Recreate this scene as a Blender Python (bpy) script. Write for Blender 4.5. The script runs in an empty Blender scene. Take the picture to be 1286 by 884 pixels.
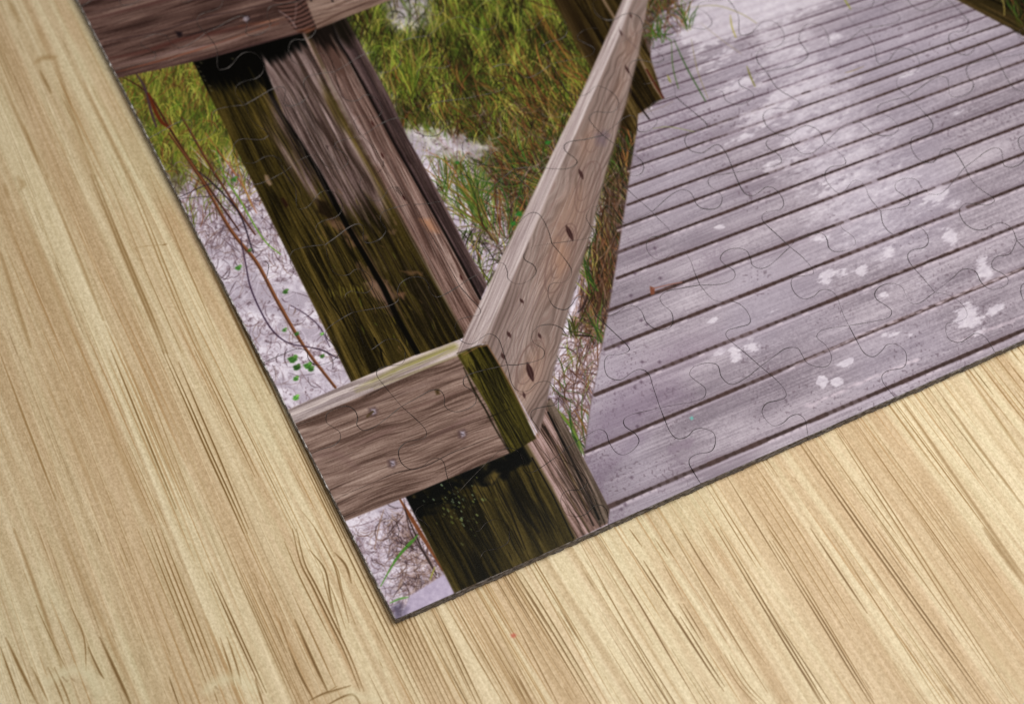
# A printed jigsaw puzzle lying on a bamboo board, seen close from above.
import math, random
import numpy as np
try:
    import bpy
except ImportError:            # lets the two painted maps be tested without Blender
    bpy = None

# ------------------------------------------------------------------ measures
# One working unit = 0.15 mm.  X runs along the puzzle's lower edge, Y along its left edge, the origin is
# the puzzle's lower left corner.
MM = 0.00015
F, PITCH, AZ = 2800.0, 1.008541326679196, 0.46006461298279716
CELLX, CELLY = 135.6945, 131.2726
U0, V0 = -135.70174759369627, -368.8128596703112
THICK = 13.0
DIST = 2800.0
CX, CY = 643.0, 442.0
fw = np.array([0, math.cos(PITCH), -math.sin(PITCH)])
up = np.array([0, math.sin(PITCH), math.cos(PITCH)])
rt = np.array([1.0, 0, 0])
ca, sa = math.cos(AZ), math.sin(AZ)

def to_plane(x, y, drop=0.0):
    """survey point (photo measure) -> X, Y on the puzzle's face (drop = units below the face)"""
    x = np.asarray(x, float); y = np.asarray(y, float)
    d = fw[:, None] * F + rt[:, None] * (x.ravel() - CX) - up[:, None] * (y.ravel() - CY)
    cam = -fw * DIST
    t = (-drop - cam[2]) / d[2]
    u = cam[0] + d[0] * t - U0; v = cam[1] + d[1] * t - V0
    return (u * ca + v * sa).reshape(x.shape), (-u * sa + v * ca).reshape(x.shape)

def to_survey(X, Y, drop=0.0):
    u = X * ca - Y * sa + U0; v = X * sa + Y * ca + V0
    cam = -fw * DIST
    px, py, pz = u - cam[0], v - cam[1], -drop - cam[2]
    d = px * fw[0] + py * fw[1] + pz * fw[2]
    return CX + F * (px * rt[0]) / d, CY - F * (py * up[1] + pz * up[2]) / d

# ------------------------------------------------------------------ noise and painting
def _h(ix, iy, seed):
    n = (ix.astype(np.int64) * 374761393 + iy.astype(np.int64) * 668265263 + seed * 974634777) & 0xffffffff
    n = ((n ^ (n >> 13)) * 1274126177) & 0xffffffff
    return ((n ^ (n >> 16)) & 0xffff).astype(np.float32) / 65535.0

def vn(x, y, seed=0):
    ix = np.floor(x); iy = np.floor(y)
    fx = (x - ix).astype(np.float32); fy = (y - iy).astype(np.float32)
    fx = fx * fx * (3 - 2 * fx); fy = fy * fy * (3 - 2 * fy)
    ix = ix.astype(np.int64); iy = iy.astype(np.int64)
    a = _h(ix, iy, seed); b = _h(ix + 1, iy, seed); c = _h(ix, iy + 1, seed); d = _h(ix + 1, iy + 1, seed)
    return (a + (b - a) * fx) * (1 - fy) + (c + (d - c) * fx) * fy

def fbm(x, y, seed=0, octv=3, gain=0.5):
    s = 0; a = 1.0; t = 0
    for k in range(octv):
        s = s + a * vn(x * 2 ** k + 17.3 * k, y * 2 ** k - 9.1 * k, seed + k * 31)
        t += a; a *= gain
    return s / t

def ss(a, b, x):
    t = np.clip((x - a) / (b - a), 0, 1)
    return t * t * (3 - 2 * t)

def mix(a, b, t):
    a = np.asarray(a, np.float32); b = np.asarray(b, np.float32)
    return a + (b - a) * t[..., None]

def C(r, g, b): return np.array([r, g, b], np.float32) / 255.0

class Canvas:
    def __init__(s, x0, y0, x1, y1, S, drop):
        s.x0, s.y0, s.S, s.drop = x0, y0, S, drop
        s.w = int(round((x1 - x0) * S)); s.h = int(round((y1 - y0) * S))
        s.x1 = x0 + s.w / S; s.y1 = y0 + s.h / S
        X, Y = np.meshgrid(x0 + (np.arange(s.w) + .5) / S, y0 + (np.arange(s.h) + .5) / S)
        s.X = X.astype(np.float32); s.Y = Y.astype(np.float32)
        a, b = to_survey(X, Y, drop)
        s.px = a.astype(np.float32); s.py = b.astype(np.float32)
        s.img = np.zeros((s.h, s.w, 3), np.float32)
    def tex(s, pts):
        p = np.array(pts, float)
        X, Y = to_plane(p[:, 0], p[:, 1], s.drop)
        return np.stack([(X - s.x0) * s.S, (Y - s.y0) * s.S], -1)
    def box(s, q, pad):
        x0 = max(0, int(q[:, 0].min() - pad)); x1 = min(s.w, int(q[:, 0].max() + pad) + 2)
        y0 = max(0, int(q[:, 1].min() - pad)); y1 = min(s.h, int(q[:, 1].max() + pad) + 2)
        return (slice(y0, y1), slice(x0, x1)) if x1 > x0 and y1 > y0 else None
    def poly(s, pts, fn, feather=0.8, alpha=1.0, rough=0.0, amask=None):
        q = s.tex(pts); f = feather * s.S
        bx = s.box(q, f + rough * 2 * s.S + 2)
        if bx is None: return
        gy, gx = np.mgrid[bx[0], bx[1]].astype(np.float32)
        if rough:
            gx = gx + (vn(gx / 9, gy / 9, 5) - .5) * 2 * rough * s.S; gy = gy + (vn(gx / 9, gy / 9, 6) - .5) * 2 * rough * s.S
        ins = np.zeros(gx.shape, bool); dist = np.full(gx.shape, 1e9, np.float32)
        n = len(q)
        for i in range(n):
            x0, y0 = q[i]; x1, y1 = q[(i + 1) % n]
            if y0 != y1:
                c = ((y0 > gy) != (y1 > gy)) & (gx < (x1 - x0) * (gy - y0) / (y1 - y0) + x0)
                ins ^= c
            dx, dy = x1 - x0, y1 - y0; L = dx * dx + dy * dy + 1e-9
            t = np.clip(((gx - x0) * dx + (gy - y0) * dy) / L, 0, 1)
            dist = np.minimum(dist, (gx - x0 - t * dx) ** 2 + (gy - y0 - t * dy) ** 2)
        d = np.sqrt(dist); d = np.where(ins, d, -d)
        m = np.clip(.5 + d / (f + 1e-6) * .5, 0, 1) * alpha
        px, py = s.px[bx], s.py[bx]
        if amask is not None: m = m * amask(px, py)
        col = fn(px, py) if callable(fn) else np.broadcast_to(np.asarray(fn, np.float32), px.shape + (3,))
        s.img[bx] += (col - s.img[bx]) * m[..., None]
    def stroke(s, pts, w, col, alpha=1.0, taper=(1, 1), soft=0.5, surveyed=True):
        q = s.tex(pts) if surveyed else np.array(pts, float)
        w = w * s.S * .5; f = soft * s.S
        bx = s.box(q, w + f + 1)
        if bx is None: return
        gy, gx = np.mgrid[bx[0], bx[1]].astype(np.float32)
        n = len(q) - 1
        best = np.full(gx.shape, -1e9, np.float32)
        for i in range(n):
            x0, y0 = q[i]; dx, dy = q[i + 1] - q[i]; L = dx * dx + dy * dy + 1e-9
            t = np.clip(((gx - x0) * dx + (gy - y0) * dy) / L, 0, 1)
            d = np.sqrt((gx - x0 - t * dx) ** 2 + (gy - y0 - t * dy) ** 2)
            T = (i + t) / n
            wl = w * np.minimum(taper[0] + (1 - taper[0]) * np.minimum(T * 3, 1), taper[1] + (1 - taper[1]) * np.minimum((1 - T) * 3, 1))
            best = np.maximum(best, wl - d)
        m = np.clip(.5 + best / f * .5, 0, 1) * alpha
        m = m * np.clip(w / f + .35, 0, 1)
        s.img[bx] += (np.asarray(col, np.float32) - s.img[bx]) * m[..., None]

def smooth(pts, n=5):
    p = np.array(pts, float)
    if len(p) < 3: return p
    e = np.vstack([2 * p[0] - p[1], p, 2 * p[-1] - p[-2]]); out = []
    for i in range(1, len(e) - 2):
        for k in range(n):
            t = k / n
            out.append(.5 * ((2 * e[i]) + (-e[i - 1] + e[i + 1]) * t + (2 * e[i - 1] - 5 * e[i] + 4 * e[i + 1] - e[i + 2]) * t * t
                             + (-e[i - 1] + 3 * e[i] - 3 * e[i + 1] + e[i + 2]) * t ** 3))
    out.append(p[-1]); return np.array(out)

def axes(px, py, ax, ay, bx, by):
    """along / across coordinates of a board whose grain runs from a to b"""
    dx, dy = bx - ax, by - ay; L = math.hypot(dx, dy); dx /= L; dy /= L
    return (px - ax) * dx + (py - ay) * dy, -(px - ax) * dy + (py - ay) * dx

def grain(px, py, a, b, cols, seed, wide=14., fine=2.4, wav=3., contrast=1.0):
    s, t = axes(px, py, *a, *b)
    t = t + (fbm(s / 70, t / 40, seed + 50, 2) - .5) * wav * 2
    n1 = fbm(s / 190, t / wide, seed, 3)
    n2 = fbm(s / 70, t / fine, seed + 7, 2)
    n3 = vn(s / 26, t / 1.1, seed + 13)
    n4 = vn(s / 60, t / 1.9, seed + 17)
    k = np.clip((n1 - .5) * 1.25 * contrast + (n2 - .5) * 1.0 * contrast + (n3 - .5) * .42 + (n4 - .5) * .35 + .5, 0, 1)
    lo, mid, hi = cols
    out = mix(lo, mid, ss(0, .5, k)); out = mix(out, hi, ss(.5, 1, k))
    crack = ss(.80, .90, fbm(s / 130, t / 1.7, seed + 21, 2))
    out = mix(out, np.asarray(lo) * .5, crack * .75)
    return out + ((vn(px * .9, py * .9, seed + 60) - .5) * .05)[..., None]

# ------------------------------------------------------------------ the printed picture
def paint_print():
    cv = Canvas(-4, -4, 10 * CELLX + 4, 10 * CELLY + 4, 1.55, 0)
    rnd = random.Random(11)
    px, py = cv.px, cv.py
    # dry sand with roots and litter
    def sand(px, py):
        n = fbm(px / 26, py / 20, 1, 4, .6); f = fbm(px / 3.2, py / 2.8, 3, 3, .7)
        s = mix(C(160, 149, 160), C(206, 197, 207), ss(.3, .7, n))
        f2 = fbm(px / 7, py / 5.5, 4, 3, .6)
        s = mix(s, C(118, 100, 108), ss(.50, .72, f2 * .5 + n * .3 + f * .2) * .7)
        s = mix(s, C(72, 54, 58), ss(.62, .8, f * .5 + f2 * .5) * .55)
        return s + ((vn(px * 1.1, py * 1.1, 9) - .5) * .06)[..., None]
    cv.img[:] = sand(px, py)

    def litter(poly, n, cols, wmin=.5, wmax=1.3, lmin=8, lmax=34, curl=.8, a0=0, a1=math.pi):
        P = np.array(poly); x0, y0 = P.min(0); x1, y1 = P.max(0); k = 0
        while k < n:
            x = rnd.uniform(x0, x1); y = rnd.uniform(y0, y1)
            if not inside(poly, x, y): continue
            k += 1; a = rnd.uniform(a0, a1); L = rnd.uniform(lmin, lmax); pts = []
            c = rnd.uniform(-curl, curl)
            for i in range(5):
                pts.append((x, y)); x += math.cos(a) * L / 4; y += math.sin(a) * L / 4; a += c * .5
            cv.stroke(pts, rnd.uniform(wmin, wmax), rnd.choice(cols), rnd.uniform(.25, .75), (.5, .3), .8)

    def inside(poly, x, y):
        c = False; n = len(poly)
        for i in range(n):
            xa, ya = poly[i]; xb, yb = poly[(i + 1) % n]
            if (ya > y) != (yb > y) and x < (xb - xa) * (y - ya) / (yb - ya) + xa: c = not c
        return c

    def blades(poly, n, cols, lmin, lmax, wmin, wmax, a_mean=-1.75, a_sd=.42, bend=.5, dens=None):
        """grass blades rooted in poly; angle measured in the survey frame (-pi/2 = straight up)"""
        P = np.array(poly); x0, y0 = P.min(0); x1, y1 = P.max(0)
        R = []
        tries = 0
        while len(R) < n and tries < n * 30:
            tries += 1
            x = rnd.uniform(x0, x1); y = rnd.uniform(y0, y1)
            if inside(poly, x, y) and (dens is None or rnd.random() < dens(x, y)): R.append((x, y))
        for (x, y) in R:
            a = rnd.gauss(a_mean, a_sd * .62) + (float(vn(np.array([x / 34.]), np.array([y / 34.]), 66)[0]) - .5) * 1.1; L = rnd.uniform(lmin, lmax); c = rnd.gauss(0, bend); pts = []
            x -= math.cos(a) * L / 2; y -= math.sin(a) * L / 2
            for i in range(6):
                pts.append((x, y)); x += math.cos(a) * L / 5; y += math.sin(a) * L / 5; a += c * .35
            q = rnd.random(); col = cols[int(q * len(cols))] * rnd.uniform(.75, 1.2)
            cv.stroke(pts, rnd.uniform(wmin, wmax), np.clip(col, 0, 1), rnd.uniform(.55, 1), (.7, .15), .55)

    def cracks(poly, a, b, n, dark, light, lmin=20, lmax=110, wmin=.5, wmax=1.3, al=(.3, .85), wav=2.0):
        P = np.array(poly); x0, y0 = P.min(0); x1, y1 = P.max(0); dx, dy = b[0] - a[0], b[1] - a[1]; L = math.hypot(dx, dy); dx /= L; dy /= L
        k = 0; tries = 0
        while k < n and tries < n * 40:
            tries += 1
            x = rnd.uniform(x0, x1); y = rnd.uniform(y0, y1); l = rnd.uniform(lmin, lmax)
            if not inside(poly, x, y) or not inside(poly, x + dx * l, y + dy * l): continue
            k += 1; ph = rnd.uniform(0, 6); am = rnd.uniform(0, wav)
            pts = [(x + dx * l * t - dy * am * math.sin(ph + t * 3), y + dy * l * t + dx * am * math.sin(ph + t * 3)) for t in (0, .17, .33, .5, .67, .83, 1)]
            w = rnd.uniform(wmin, wmax)
            cv.stroke(pts, w, dark, rnd.uniform(*al), (.2, .2), .5)
            if rnd.random() < .6: cv.stroke([(p[0] + dy * w, p[1] - dx * w) for p in pts], w * .8, light, rnd.uniform(*al) * .7, (.2, .2), .6)

    G = [C(116, 120, 40), C(96, 106, 32), C(134, 132, 54), C(82, 102, 34), C(60, 82, 26), C(100, 118, 42), C(146, 138, 62), C(64, 66, 22)]
    GD = [C(48, 50, 16), C(30, 34, 12), C(62, 66, 20), C(42, 56, 20), C(66, 46, 24), C(26, 20, 12), C(38, 30, 16)]
    GR = [C(120, 76, 42), C(98, 58, 34), C(80, 46, 28), C(140, 98, 56), C(132, 118, 66), C(64, 40, 30)]
    SANDC = [C(196, 184, 198), C(172, 158, 172), C(210, 198, 212)]
    LIT = [C(84, 64, 70), C(60, 44, 48), C(112, 90, 92), C(140, 118, 122), C(176, 160, 170), C(98, 72, 60)]

    # ---- window left of the big post
    winl = [(140, 90), (250, 70), (445, 480), (360, 520), (200, 200)]
    def meadow(seed, lo, hi):
        def f(px, py):
            s, t = axes(px, py, 0, 0, -.45, -.9)
            n = fbm(s / 26, t / 6, seed, 3, .6); m = fbm(px / 30, py / 26, seed + 3, 2)
            return mix(lo, hi, ss(.25, .8, n * .6 + m * .4))
        return f
    litter(winl, 900, LIT + SANDC, .5, 1.6, 6, 30, 1.1)
    litter([(200, 200), (330, 200), (370, 300), (230, 300)], 420, LIT, .6, 1.8, 8, 34, 1.2)
    litter([(225, 285), (350, 285), (370, 340), (300, 350)], 160, LIT, .5, 1.4, 6, 26, 1.2)
    litter([(330, 180), (345, 190), (400, 310), (430, 420), (385, 330)], 330, LIT, .5, 1.5, 8, 34, .8, .9, 2.2)
    def gd(x, y): return max(0, min(1, (236 - y + 50 * (float(vn(np.array([x / 22.]), np.array([y / 30.]), 44)[0]) - .5)) / 80 + rnd.uniform(-.3, .3)))
    cv.poly([(140, 90), (250, 70), (320, 190), (316, 206), (285, 196), (262, 232), (236, 214), (214, 244), (190, 200)], meadow(40, C(58, 56, 24), C(124, 120, 46)), 14, .96, 9)
    blades([(140, 90), (250, 68), (330, 215), (300, 245), (205, 240)], 1500, G + [C(152, 148, 70)] * 2 + GR[:2], 12, 34, .7, 1.7, -1.35, .62, .8, gd)
    blades([(200, 190), (320, 190), (345, 250), (240, 280)], 230, G + GR + LIT, 12, 36, .6, 1.4, -1.5, .7, .8)
    # stalks in the window
    def stalk(p, w, c, w2=None, hl=None):
        q = smooth(p, 6); cv.stroke(q, w, c, .95, (.6, .7), .7)
        if hl is not None: cv.stroke(q + np.array([w * .22, -w * .1]), w * .35, hl, .6, (.4, .4), .7)
    stalk([(150, 95), (185, 118), (213, 162), (245, 212), (300, 290)], 3, C(50, 30, 28), hl=C(120, 62, 30))
    stalk([(170, 92), (182, 112), (190, 142), (196, 160)], 3.6, C(70, 50, 58))
    stalk([(228, 148), (240, 168), (262, 206), (300, 266), (320, 295)], 3.2, C(72, 44, 34), hl=C(140, 84, 50))
    stalk([(186, 118), (200, 150), (213, 162)], 5, C(92, 40, 20))
    stalk([(212, 168), (252, 225), (290, 290), (322, 330), (350, 382), (382, 436), (421, 487)], 4.6, C(84, 52, 34), hl=C(168, 108, 62))
    stalk([(248, 215), (268, 232), (300, 268), (318, 318)], 2.2, C(40, 30, 40))
    stalk([(302, 300), (308, 330), (316, 366), (338, 410), (360, 430), (386, 436)], 2.0, C(60, 44, 60))
    stalk([(365, 384), (385, 396), (402, 412), (414, 436)], 1.5, C(70, 56, 70))
    stalk([(386, 436), (404, 440), (424, 450)], 2.0, C(52, 38, 50))
    stalk([(268, 180), (282, 222), (300, 250), (330, 300), (352, 320)], 1.8, C(86, 128, 36), hl=C(130, 160, 60))
    stalk([(258, 168), (300, 226), (322, 268)], 1.6, C(150, 92, 56))
    stalk([(285, 160), (300, 215), (316, 260)], 1.3, C(150, 120, 50))
    stalk([(222, 250), (262, 232), (275, 238)], 1.5, C(50, 42, 48))
    def leaf(x, y, r, c):
        n = 9; r = r * .72; pts = [(x + r * (1 + .3 * math.sin(2.3 * k + x)) * math.cos(k * 2 * math.pi / n), y + .8 * r * math.sin(k * 2 * math.pi / n)) for k in range(n)]
        cv.poly(pts, c, 1.2); cv.stroke([(x - r * .6, y + r * .4), (x + r * .5, y - r * .4)], .8, c * 1.35, .7)
    for x, y, r, g in ((299, 337, 5, 1), (358, 367, 4.5, .8), (357, 415, 3.6, .9), (372, 420, 3.5, .8), (367, 452, 7.5, .9), (372, 462, 6, .7), (386, 460, 6.5, 1), (390, 464, 5, .8), (371, 476, 4.5, 1), (371, 500, 5.2, 1.25), (404, 448, 3.5, .8), (313, 315, 3, .8), (361, 160, 3, .8), (294, 226, 5, .9), (404, 420, 2.5, 1.3)):
        leaf(x, y, r, C(66, 108, 48) * g); leaf(x + r * .5, y - r * .55, r * .55, C(88, 130, 60) * g)

    # ---- grass behind the rail
    main = [(425, -60), (700, -60), (800, 170), (735, 330), (610, 365), (430, 20)]
    cv.poly([(425, -60), (720, -60), (815, 200), (745, 250), (655, 300), (640, 262), (600, 205), (560, 160), (505, 168), (470, 90), (432, 20)],
            meadow(60, C(34, 34, 12), C(92, 92, 32)), 16, .95, 10)
    litter([(500, 160), (620, 170), (700, 300), (640, 350), (610, 365)], 500, LIT + SANDC, .5, 1.5, 6, 32, 1.2)
    litter([(600, 190), (690, 200), (690, 260), (650, 320), (590, 290)], 380, [C(60, 44, 40), C(40, 30, 30), C(92, 70, 66), C(120, 98, 96)], .6, 1.9, 8, 36, 1.2)
    def md(x, y):
        d = 1.0
        if y > 130 + (x - 500) * .35: d = .28
        if x < 540 and y < 40 and x > 478: d = .3
        return d
    cv.poly([(478, -20), (520, -30), (545, 5), (540, 30), (512, 44), (490, 34)], sand, 10, .8, 8)
    def clump(x, y, seed, s_=24.):
        return float(fbm(np.array([x / s_]), np.array([y / (s_ * .8)]), seed, 2)[0])
    blades(main, 1300, GD, 14, 50, .9, 2.6, -1.75, .6, .7, md)
    blades(main, 1500, G[3:6] + GD[:1] + GR[:1], 18, 54, .6, 1.5, -1.72, .5, .8, lambda x, y: md(x, y) * (clump(x, y, 61) > .34))
    blades(main, 1400, G, 18, 52, .5, 1.3, -1.65, .5, .8, lambda x, y: md(x, y) * (clump(x, y, 62) > .42))
    blades(main, 650, [C(166, 158, 78), C(148, 154, 62), C(128, 148, 54), C(176, 160, 92)], 18, 56, .5, 1.1, -1.6, .5, .7, lambda x, y: md(x, y) * (clump(x, y, 62) > .45))
    blades(main, 900, [C(28, 26, 10), C(24, 18, 10), C(60, 40, 22), C(40, 34, 16)], 8, 34, .6, 1.7, -1.8, .5, .8, lambda x, y: md(x, y) * (clump(x, y, 62) < .53))
    litter([(470, 100), (760, 120), (720, 240), (520, 180)], 200, [C(150, 132, 120), C(120, 96, 80), C(90, 66, 48), C(60, 40, 30)], .5, 1.4, 8, 30, 1.1)
    blades([(470, 60), (760, 60), (790, 180), (720, 240), (600, 200), (510, 160)], 300, GR, 16, 50, .6, 1.5, -2.1, .3, .4)
    blades([(640, 110), (770, 110), (740, 210), (690, 290), (620, 230)], 260, GD + GR, 16, 60, .8, 1.8, -2.05, .4, .5)
    for _ in range(16):
        x = rnd.uniform(520, 700); y = rnd.uniform(-20, 90); L = rnd.uniform(70, 150)
        c = rnd.choice([C(72, 44, 30), C(120, 72, 40), C(54, 36, 26), C(150, 96, 50)])
        cv.stroke(smooth([(x, y), (x + L * .25, y + L * .42), (x + L * .55, y + L * .86)], 4), rnd.uniform(.9, 1.8), c, .85, (.4, .4), .6)
    litter([(600, 130), (720, 130), (720, 200), (620, 170)], 160, LIT + GR, .5, 1.4, 8, 28, 1.1)
    # tufts on the sand below
    def tuft(x, y, n, L, spread, cols, wmin=.8, wmax=2.0, lean=-1.75):
        for _ in range(n):
            a = rnd.gauss(lean, spread); l = L * rnd.uniform(.5, 1.1); c = rnd.gauss(0, .35); xx, yy = x + rnd.gauss(0, 4), y + rnd.gauss(0, 4); pts = []
            for i in range(6):
                pts.append((xx, yy)); xx += math.cos(a) * l / 5; yy += math.sin(a) * l / 5; a += c * .35
            cv.stroke(pts, rnd.uniform(wmin, wmax), rnd.choice(cols) * rnd.uniform(.8, 1.15), .9, (.8, .15), .55)
    GG = [C(62, 92, 36), C(50, 78, 30), C(84, 104, 42), C(108, 112, 48), C(118, 88, 44), C(44, 66, 26)]
    tuft(612, 288, 34, 105, .38, GG, lean=-2.1); tuft(600, 262, 26, 80, .4, GG, lean=-1.8); tuft(544, 180, 18, 36, .5, G)
    tuft(660, 262, 34, 110, .45, GG + GR, lean=-2.1); tuft(560, 240, 14, 60, .4, GG); tuft(690, 235, 30, 90, .4, GG + GR, lean=-2.2)
    tuft(640, 300, 12, 60, .6, GG + GR, lean=-1.3); tuft(575, 215, 20, 70, .4, GG + GR, lean=-2.0); tuft(520, 120, 26, 70, .4, G, lean=-1.5)
    litter([(640, 180), (745, 200), (735, 250), (690, 300), (640, 330), (600, 300), (610, 230)], 320, [C(50, 34, 28), C(34, 24, 22), C(82, 56, 44), C(112, 90, 84), C(140, 120, 116)], .7, 2, 12, 46, .9)
    cv.poly([(500, 160), (560, 172), (620, 186), (600, 200), (540, 192), (520, 215), (560, 280), (590, 320), (560, 300), (530, 240)], sand, 8, .75, 7)
    tuft(600, 262, 12, 60, .4, GG, lean=-1.9); tuft(625, 300, 12, 80, .3, GG + GR, lean=-2.1); tuft(640, 285, 10, 80, .5, GG + GR, lean=-1.6)
    for x, y, r in ((652, 269, 6), (645, 281, 5), (688, 180, 5), (574, 205, 3.4)): leaf(x, y, r, C(48, 96, 40))

    # ---- strip between rail and deck
    strip = [(812, -60), (880, -60), (818, 60), (819, 118), (800, 160), (776, 330), (752, 450), (733, 578), (684, 505), (740, 320), (802, 70)]
    cv.poly([(810, -60), (880, -60), (822, 70), (818, 130), (800, 160), (783, 290), (765, 380), (735, 400), (740, 320), (802, 70)], C(62, 48, 34), 5, .8, 4)
    litter(strip, 700, LIT + GR[2:3], .5, 1.5, 6, 30, 1.0)
    litter([(735, 300), (780, 290), (764, 400), (720, 410)], 260, [C(60, 36, 26), C(110, 66, 40), C(40, 26, 22), C(130, 90, 60)], .8, 2, 12, 40, .4, .9, 2.1)
    blades([(808, -40), (860, -40), (818, 60), (812, 130), (790, 200), (778, 320), (762, 420), (735, 430), (742, 300), (780, 160), (803, 70)], 620, GD + GD + GG[:2] + GR + GR, 16, 50, .7, 1.9, -2.05, .35, .5)
    blades([(722, 400), (760, 400), (735, 570), (690, 500)], 160, GG + GR + LIT, 14, 48, .6, 1.7, -1.9, .5, .6)
    litter([(770, 200), (796, 200), (764, 400), (730, 420), (745, 320)], 260, [C(44, 28, 22), C(70, 46, 34), C(96, 66, 48), C(30, 22, 20), C(120, 96, 82)], .8, 2.2, 12, 44, .6, .9, 2.2)
    litter([(715, 400), (760, 395), (738, 560), (694, 500)], 260, [C(60, 42, 42), C(88, 60, 50), C(140, 118, 112), C(104, 78, 70)], .6, 1.8, 10, 36, .9)
    tuft(745, 366, 8, 80, .3, GG, lean=-2.1); tuft(732, 566, 14, 85, .16, GG, 1.4, 2.6, lean=-2.05); tuft(757, 430, 10, 60, .3, GG, lean=-1.7); tuft(720, 420, 16, 26, .7, GD)

    # ---- boardwalk
    gaps = [((765, 636), (1286, 415)), ((735, 568), (1286, 337)), ((747, 496), (1286, 281)), ((760, 439), (1286, 233)), ((763, 391), (1286, 193.5)),
            ((820, 333), (1286, 157)), ((820, 301), (1286, 126)), ((820, 271), (1286, 101)), ((820, 246), (1286, 77)), ((820, 224), (1286, 55)),
            ((820, 202), (1276, 40)), ((820, 184), (1256, 32)), ((820, 167), (1238, 22)), ((820, 151), (1221, 14)), ((820, 133), (1203, 7)),
            ((820, 116), (1190, -6)), ((820, 101), (1170, -14)), ((820, 87), (1150, -21)), ((820, 74), (1130, -28)), ((820, 62), (1110, -34)), ((820, 50), (1090, -40)), ((820, 39), (1070, -44)), ((820, 29), (1050, -47)), ((820, 19), (1030, -50))]
    deckpoly = [(763, 660), (763, 640), (745, 604), (733, 576), (741, 512), (749, 472), (764, 391), (774, 330), (781, 286), (789, 231), (800, 160), (801, 144), (819, 137), (817, 60), (822, 25), (880, -25), (960, -120), (1150, -120), (1193, -2), (1256, 29), (1290, 45), (1500, 140), (1500, 400), (1286, 460), (1000, 600), (763, 700)]
    def deck(px, py):
        sl = -.405
        dd = py - sl * px
        brd = np.zeros_like(px)
        for gi, (a, b) in enumerate(gaps):
            ln = a[1] + (b[1] - a[1]) * (px - a[0]) / (b[0] - a[0]); brd = brd + (py < ln)
        tone = vn(brd * 5.3, brd * 0 + 2.2, 79)
        n = fbm(px / 110, dd / 22, 80, 3); f = fbm(px / 2.4, py / 2.2, 83, 3, .75); st = fbm(px / 46, dd / 1.5, 84, 2)
        c = mix(C(114, 104, 112), C(167, 157, 164), ss(.22, .78, n * .34 + f * .30 + st * .24 + tone * .12))
        c = mix(c, C(148, 139, 151), ss(.4, .75, fbm(px / 160, py / 120, 85, 2)) * .5)
        dirt = ss(.54, .72, f * .6 + fbm(px / 45, py / 34, 86, 2) * .4) * .55 * ss(1150, 740, px)
        c = mix(c, C(98, 84, 96), dirt)
        spk = ss(.80, .86, vn(px / 2.6, py / 2.6, 87)) * ss(.5, .7, vn(px / 50, py / 50, 88))
        return mix(c, C(86, 72, 80), spk * .45)
    cv.poly(deckpoly, deck, 1.0)
    # white sand drifted onto the boards
    blobs = [(905, 20, 70, 40, 1.25), (960, 5, 90, 40, 1.3), (1010, -10, 60, 30, 1.1), (900, 75, 55, 22, .62), (935, 105, 60, 24, .62), (880, 62, 44, 16, .6), (1000, 60, 46, 20, .55), (1040, 50, 34, 12, .55),
             (960, 145, 70, 24, .72), (985, 120, 60, 16, .7), (1000, 105, 40, 14, .66), (925, 175, 50, 16, .55), (1010, 170, 48, 26, .72), (985, 205, 50, 18, .62), (1035, 195, 32, 14, .6), (1045, 232, 46, 24, .72), (1000, 235, 40, 14, .5),
             (1090, 245, 60, 20, .5), (1120, 215, 46, 15, .5), (1105, 30, 50, 14, .42), (1135, 50, 40, 12, .48), (1140, 95, 36, 10, .55), (1060, 150, 30, 14, .5), (1155, 270, 30, 14, .5), (1175, 245, 36, 16, .72), (1195, 258, 28, 12, .6), (1245, 130, 34, 10, .45), (1205, 140, 30, 12, .45), (1150, 180, 40, 12, .42),
             (1045, 345, 26, 18, .72), (1083, 340, 13, 11, .75), (1030, 300, 22, 12, .6), (1118, 315, 17, 12, .75), (1192, 296, 14, 18, .75), (1245, 310, 30, 16, .4), (1235, 336, 16, 26, .75), (970, 393, 26, 12, .5), (945, 434, 16, 16, .62), (905, 442, 14, 10, .6), (922, 445, 12, 20, .7), (895, 402, 10, 5, .7), (1215, 400, 28, 22, .8), (1250, 388, 20, 14, .7), (1222, 420, 34, 10, .6),
             (1062, 457, 17, 8, .85), (1032, 478, 9, 10, .85), (1052, 480, 11, 8, .8), (1118, 420, 22, 9, .6), (1143, 420, 8, 4, .75), (1180, 300, 60, 30, .28), (1108, 372, 22, 10, .5), (905, 285, 12, 5, .7)]
    def dens(px, py):
        d = np.zeros_like(px)
        for x, y, a, b, k in blobs:
            u, v = axes(px, py, x, y, x + 10, y - 3.6)
            d = np.maximum(d, min(k * 1.13 + .02, 1.3) * np.exp(-((u / a) ** 2 + (v / b) ** 2) * .9))
        return d
    def wide(px, py):      # the broad trail of blown sand down the middle of the walk
        u, v = axes(px, py, 960, 10, 1130, 330)
        return np.exp(-(v / (52 + u * .22)) ** 2) * ss(560, 200, u) * ss(-160, 0, u + 60)
    def drift(px, py):
        sl = -.38; dd = py - sl * px
        n = fbm(px / 15, dd / 5.5, 91, 4, .65); h = fbm(px / 5, dd / 2.6, 94, 3, .7)
        hard = ss(.60, .72, dens(px, py) * .56 + n * .42 + h * .16)
        soft = np.maximum(ss(.52, .90, wide(px, py) * .42 + n * .42 + h * .30) * .8, ss(.25, .6, 1.0 - np.hypot((px - 955) / 130, (py + 12) / 75) + (n - .5) * .9))
        return np.maximum(hard * (.7 + .3 * h), soft)
    sub = [(760, 700), (735, 570), (765, 390), (800, 150), (818, 20), (880, -40), (1000, -60), (1150, -60), (1286, 45), (1400, 60), (1400, 400), (1286, 440)]
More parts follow.
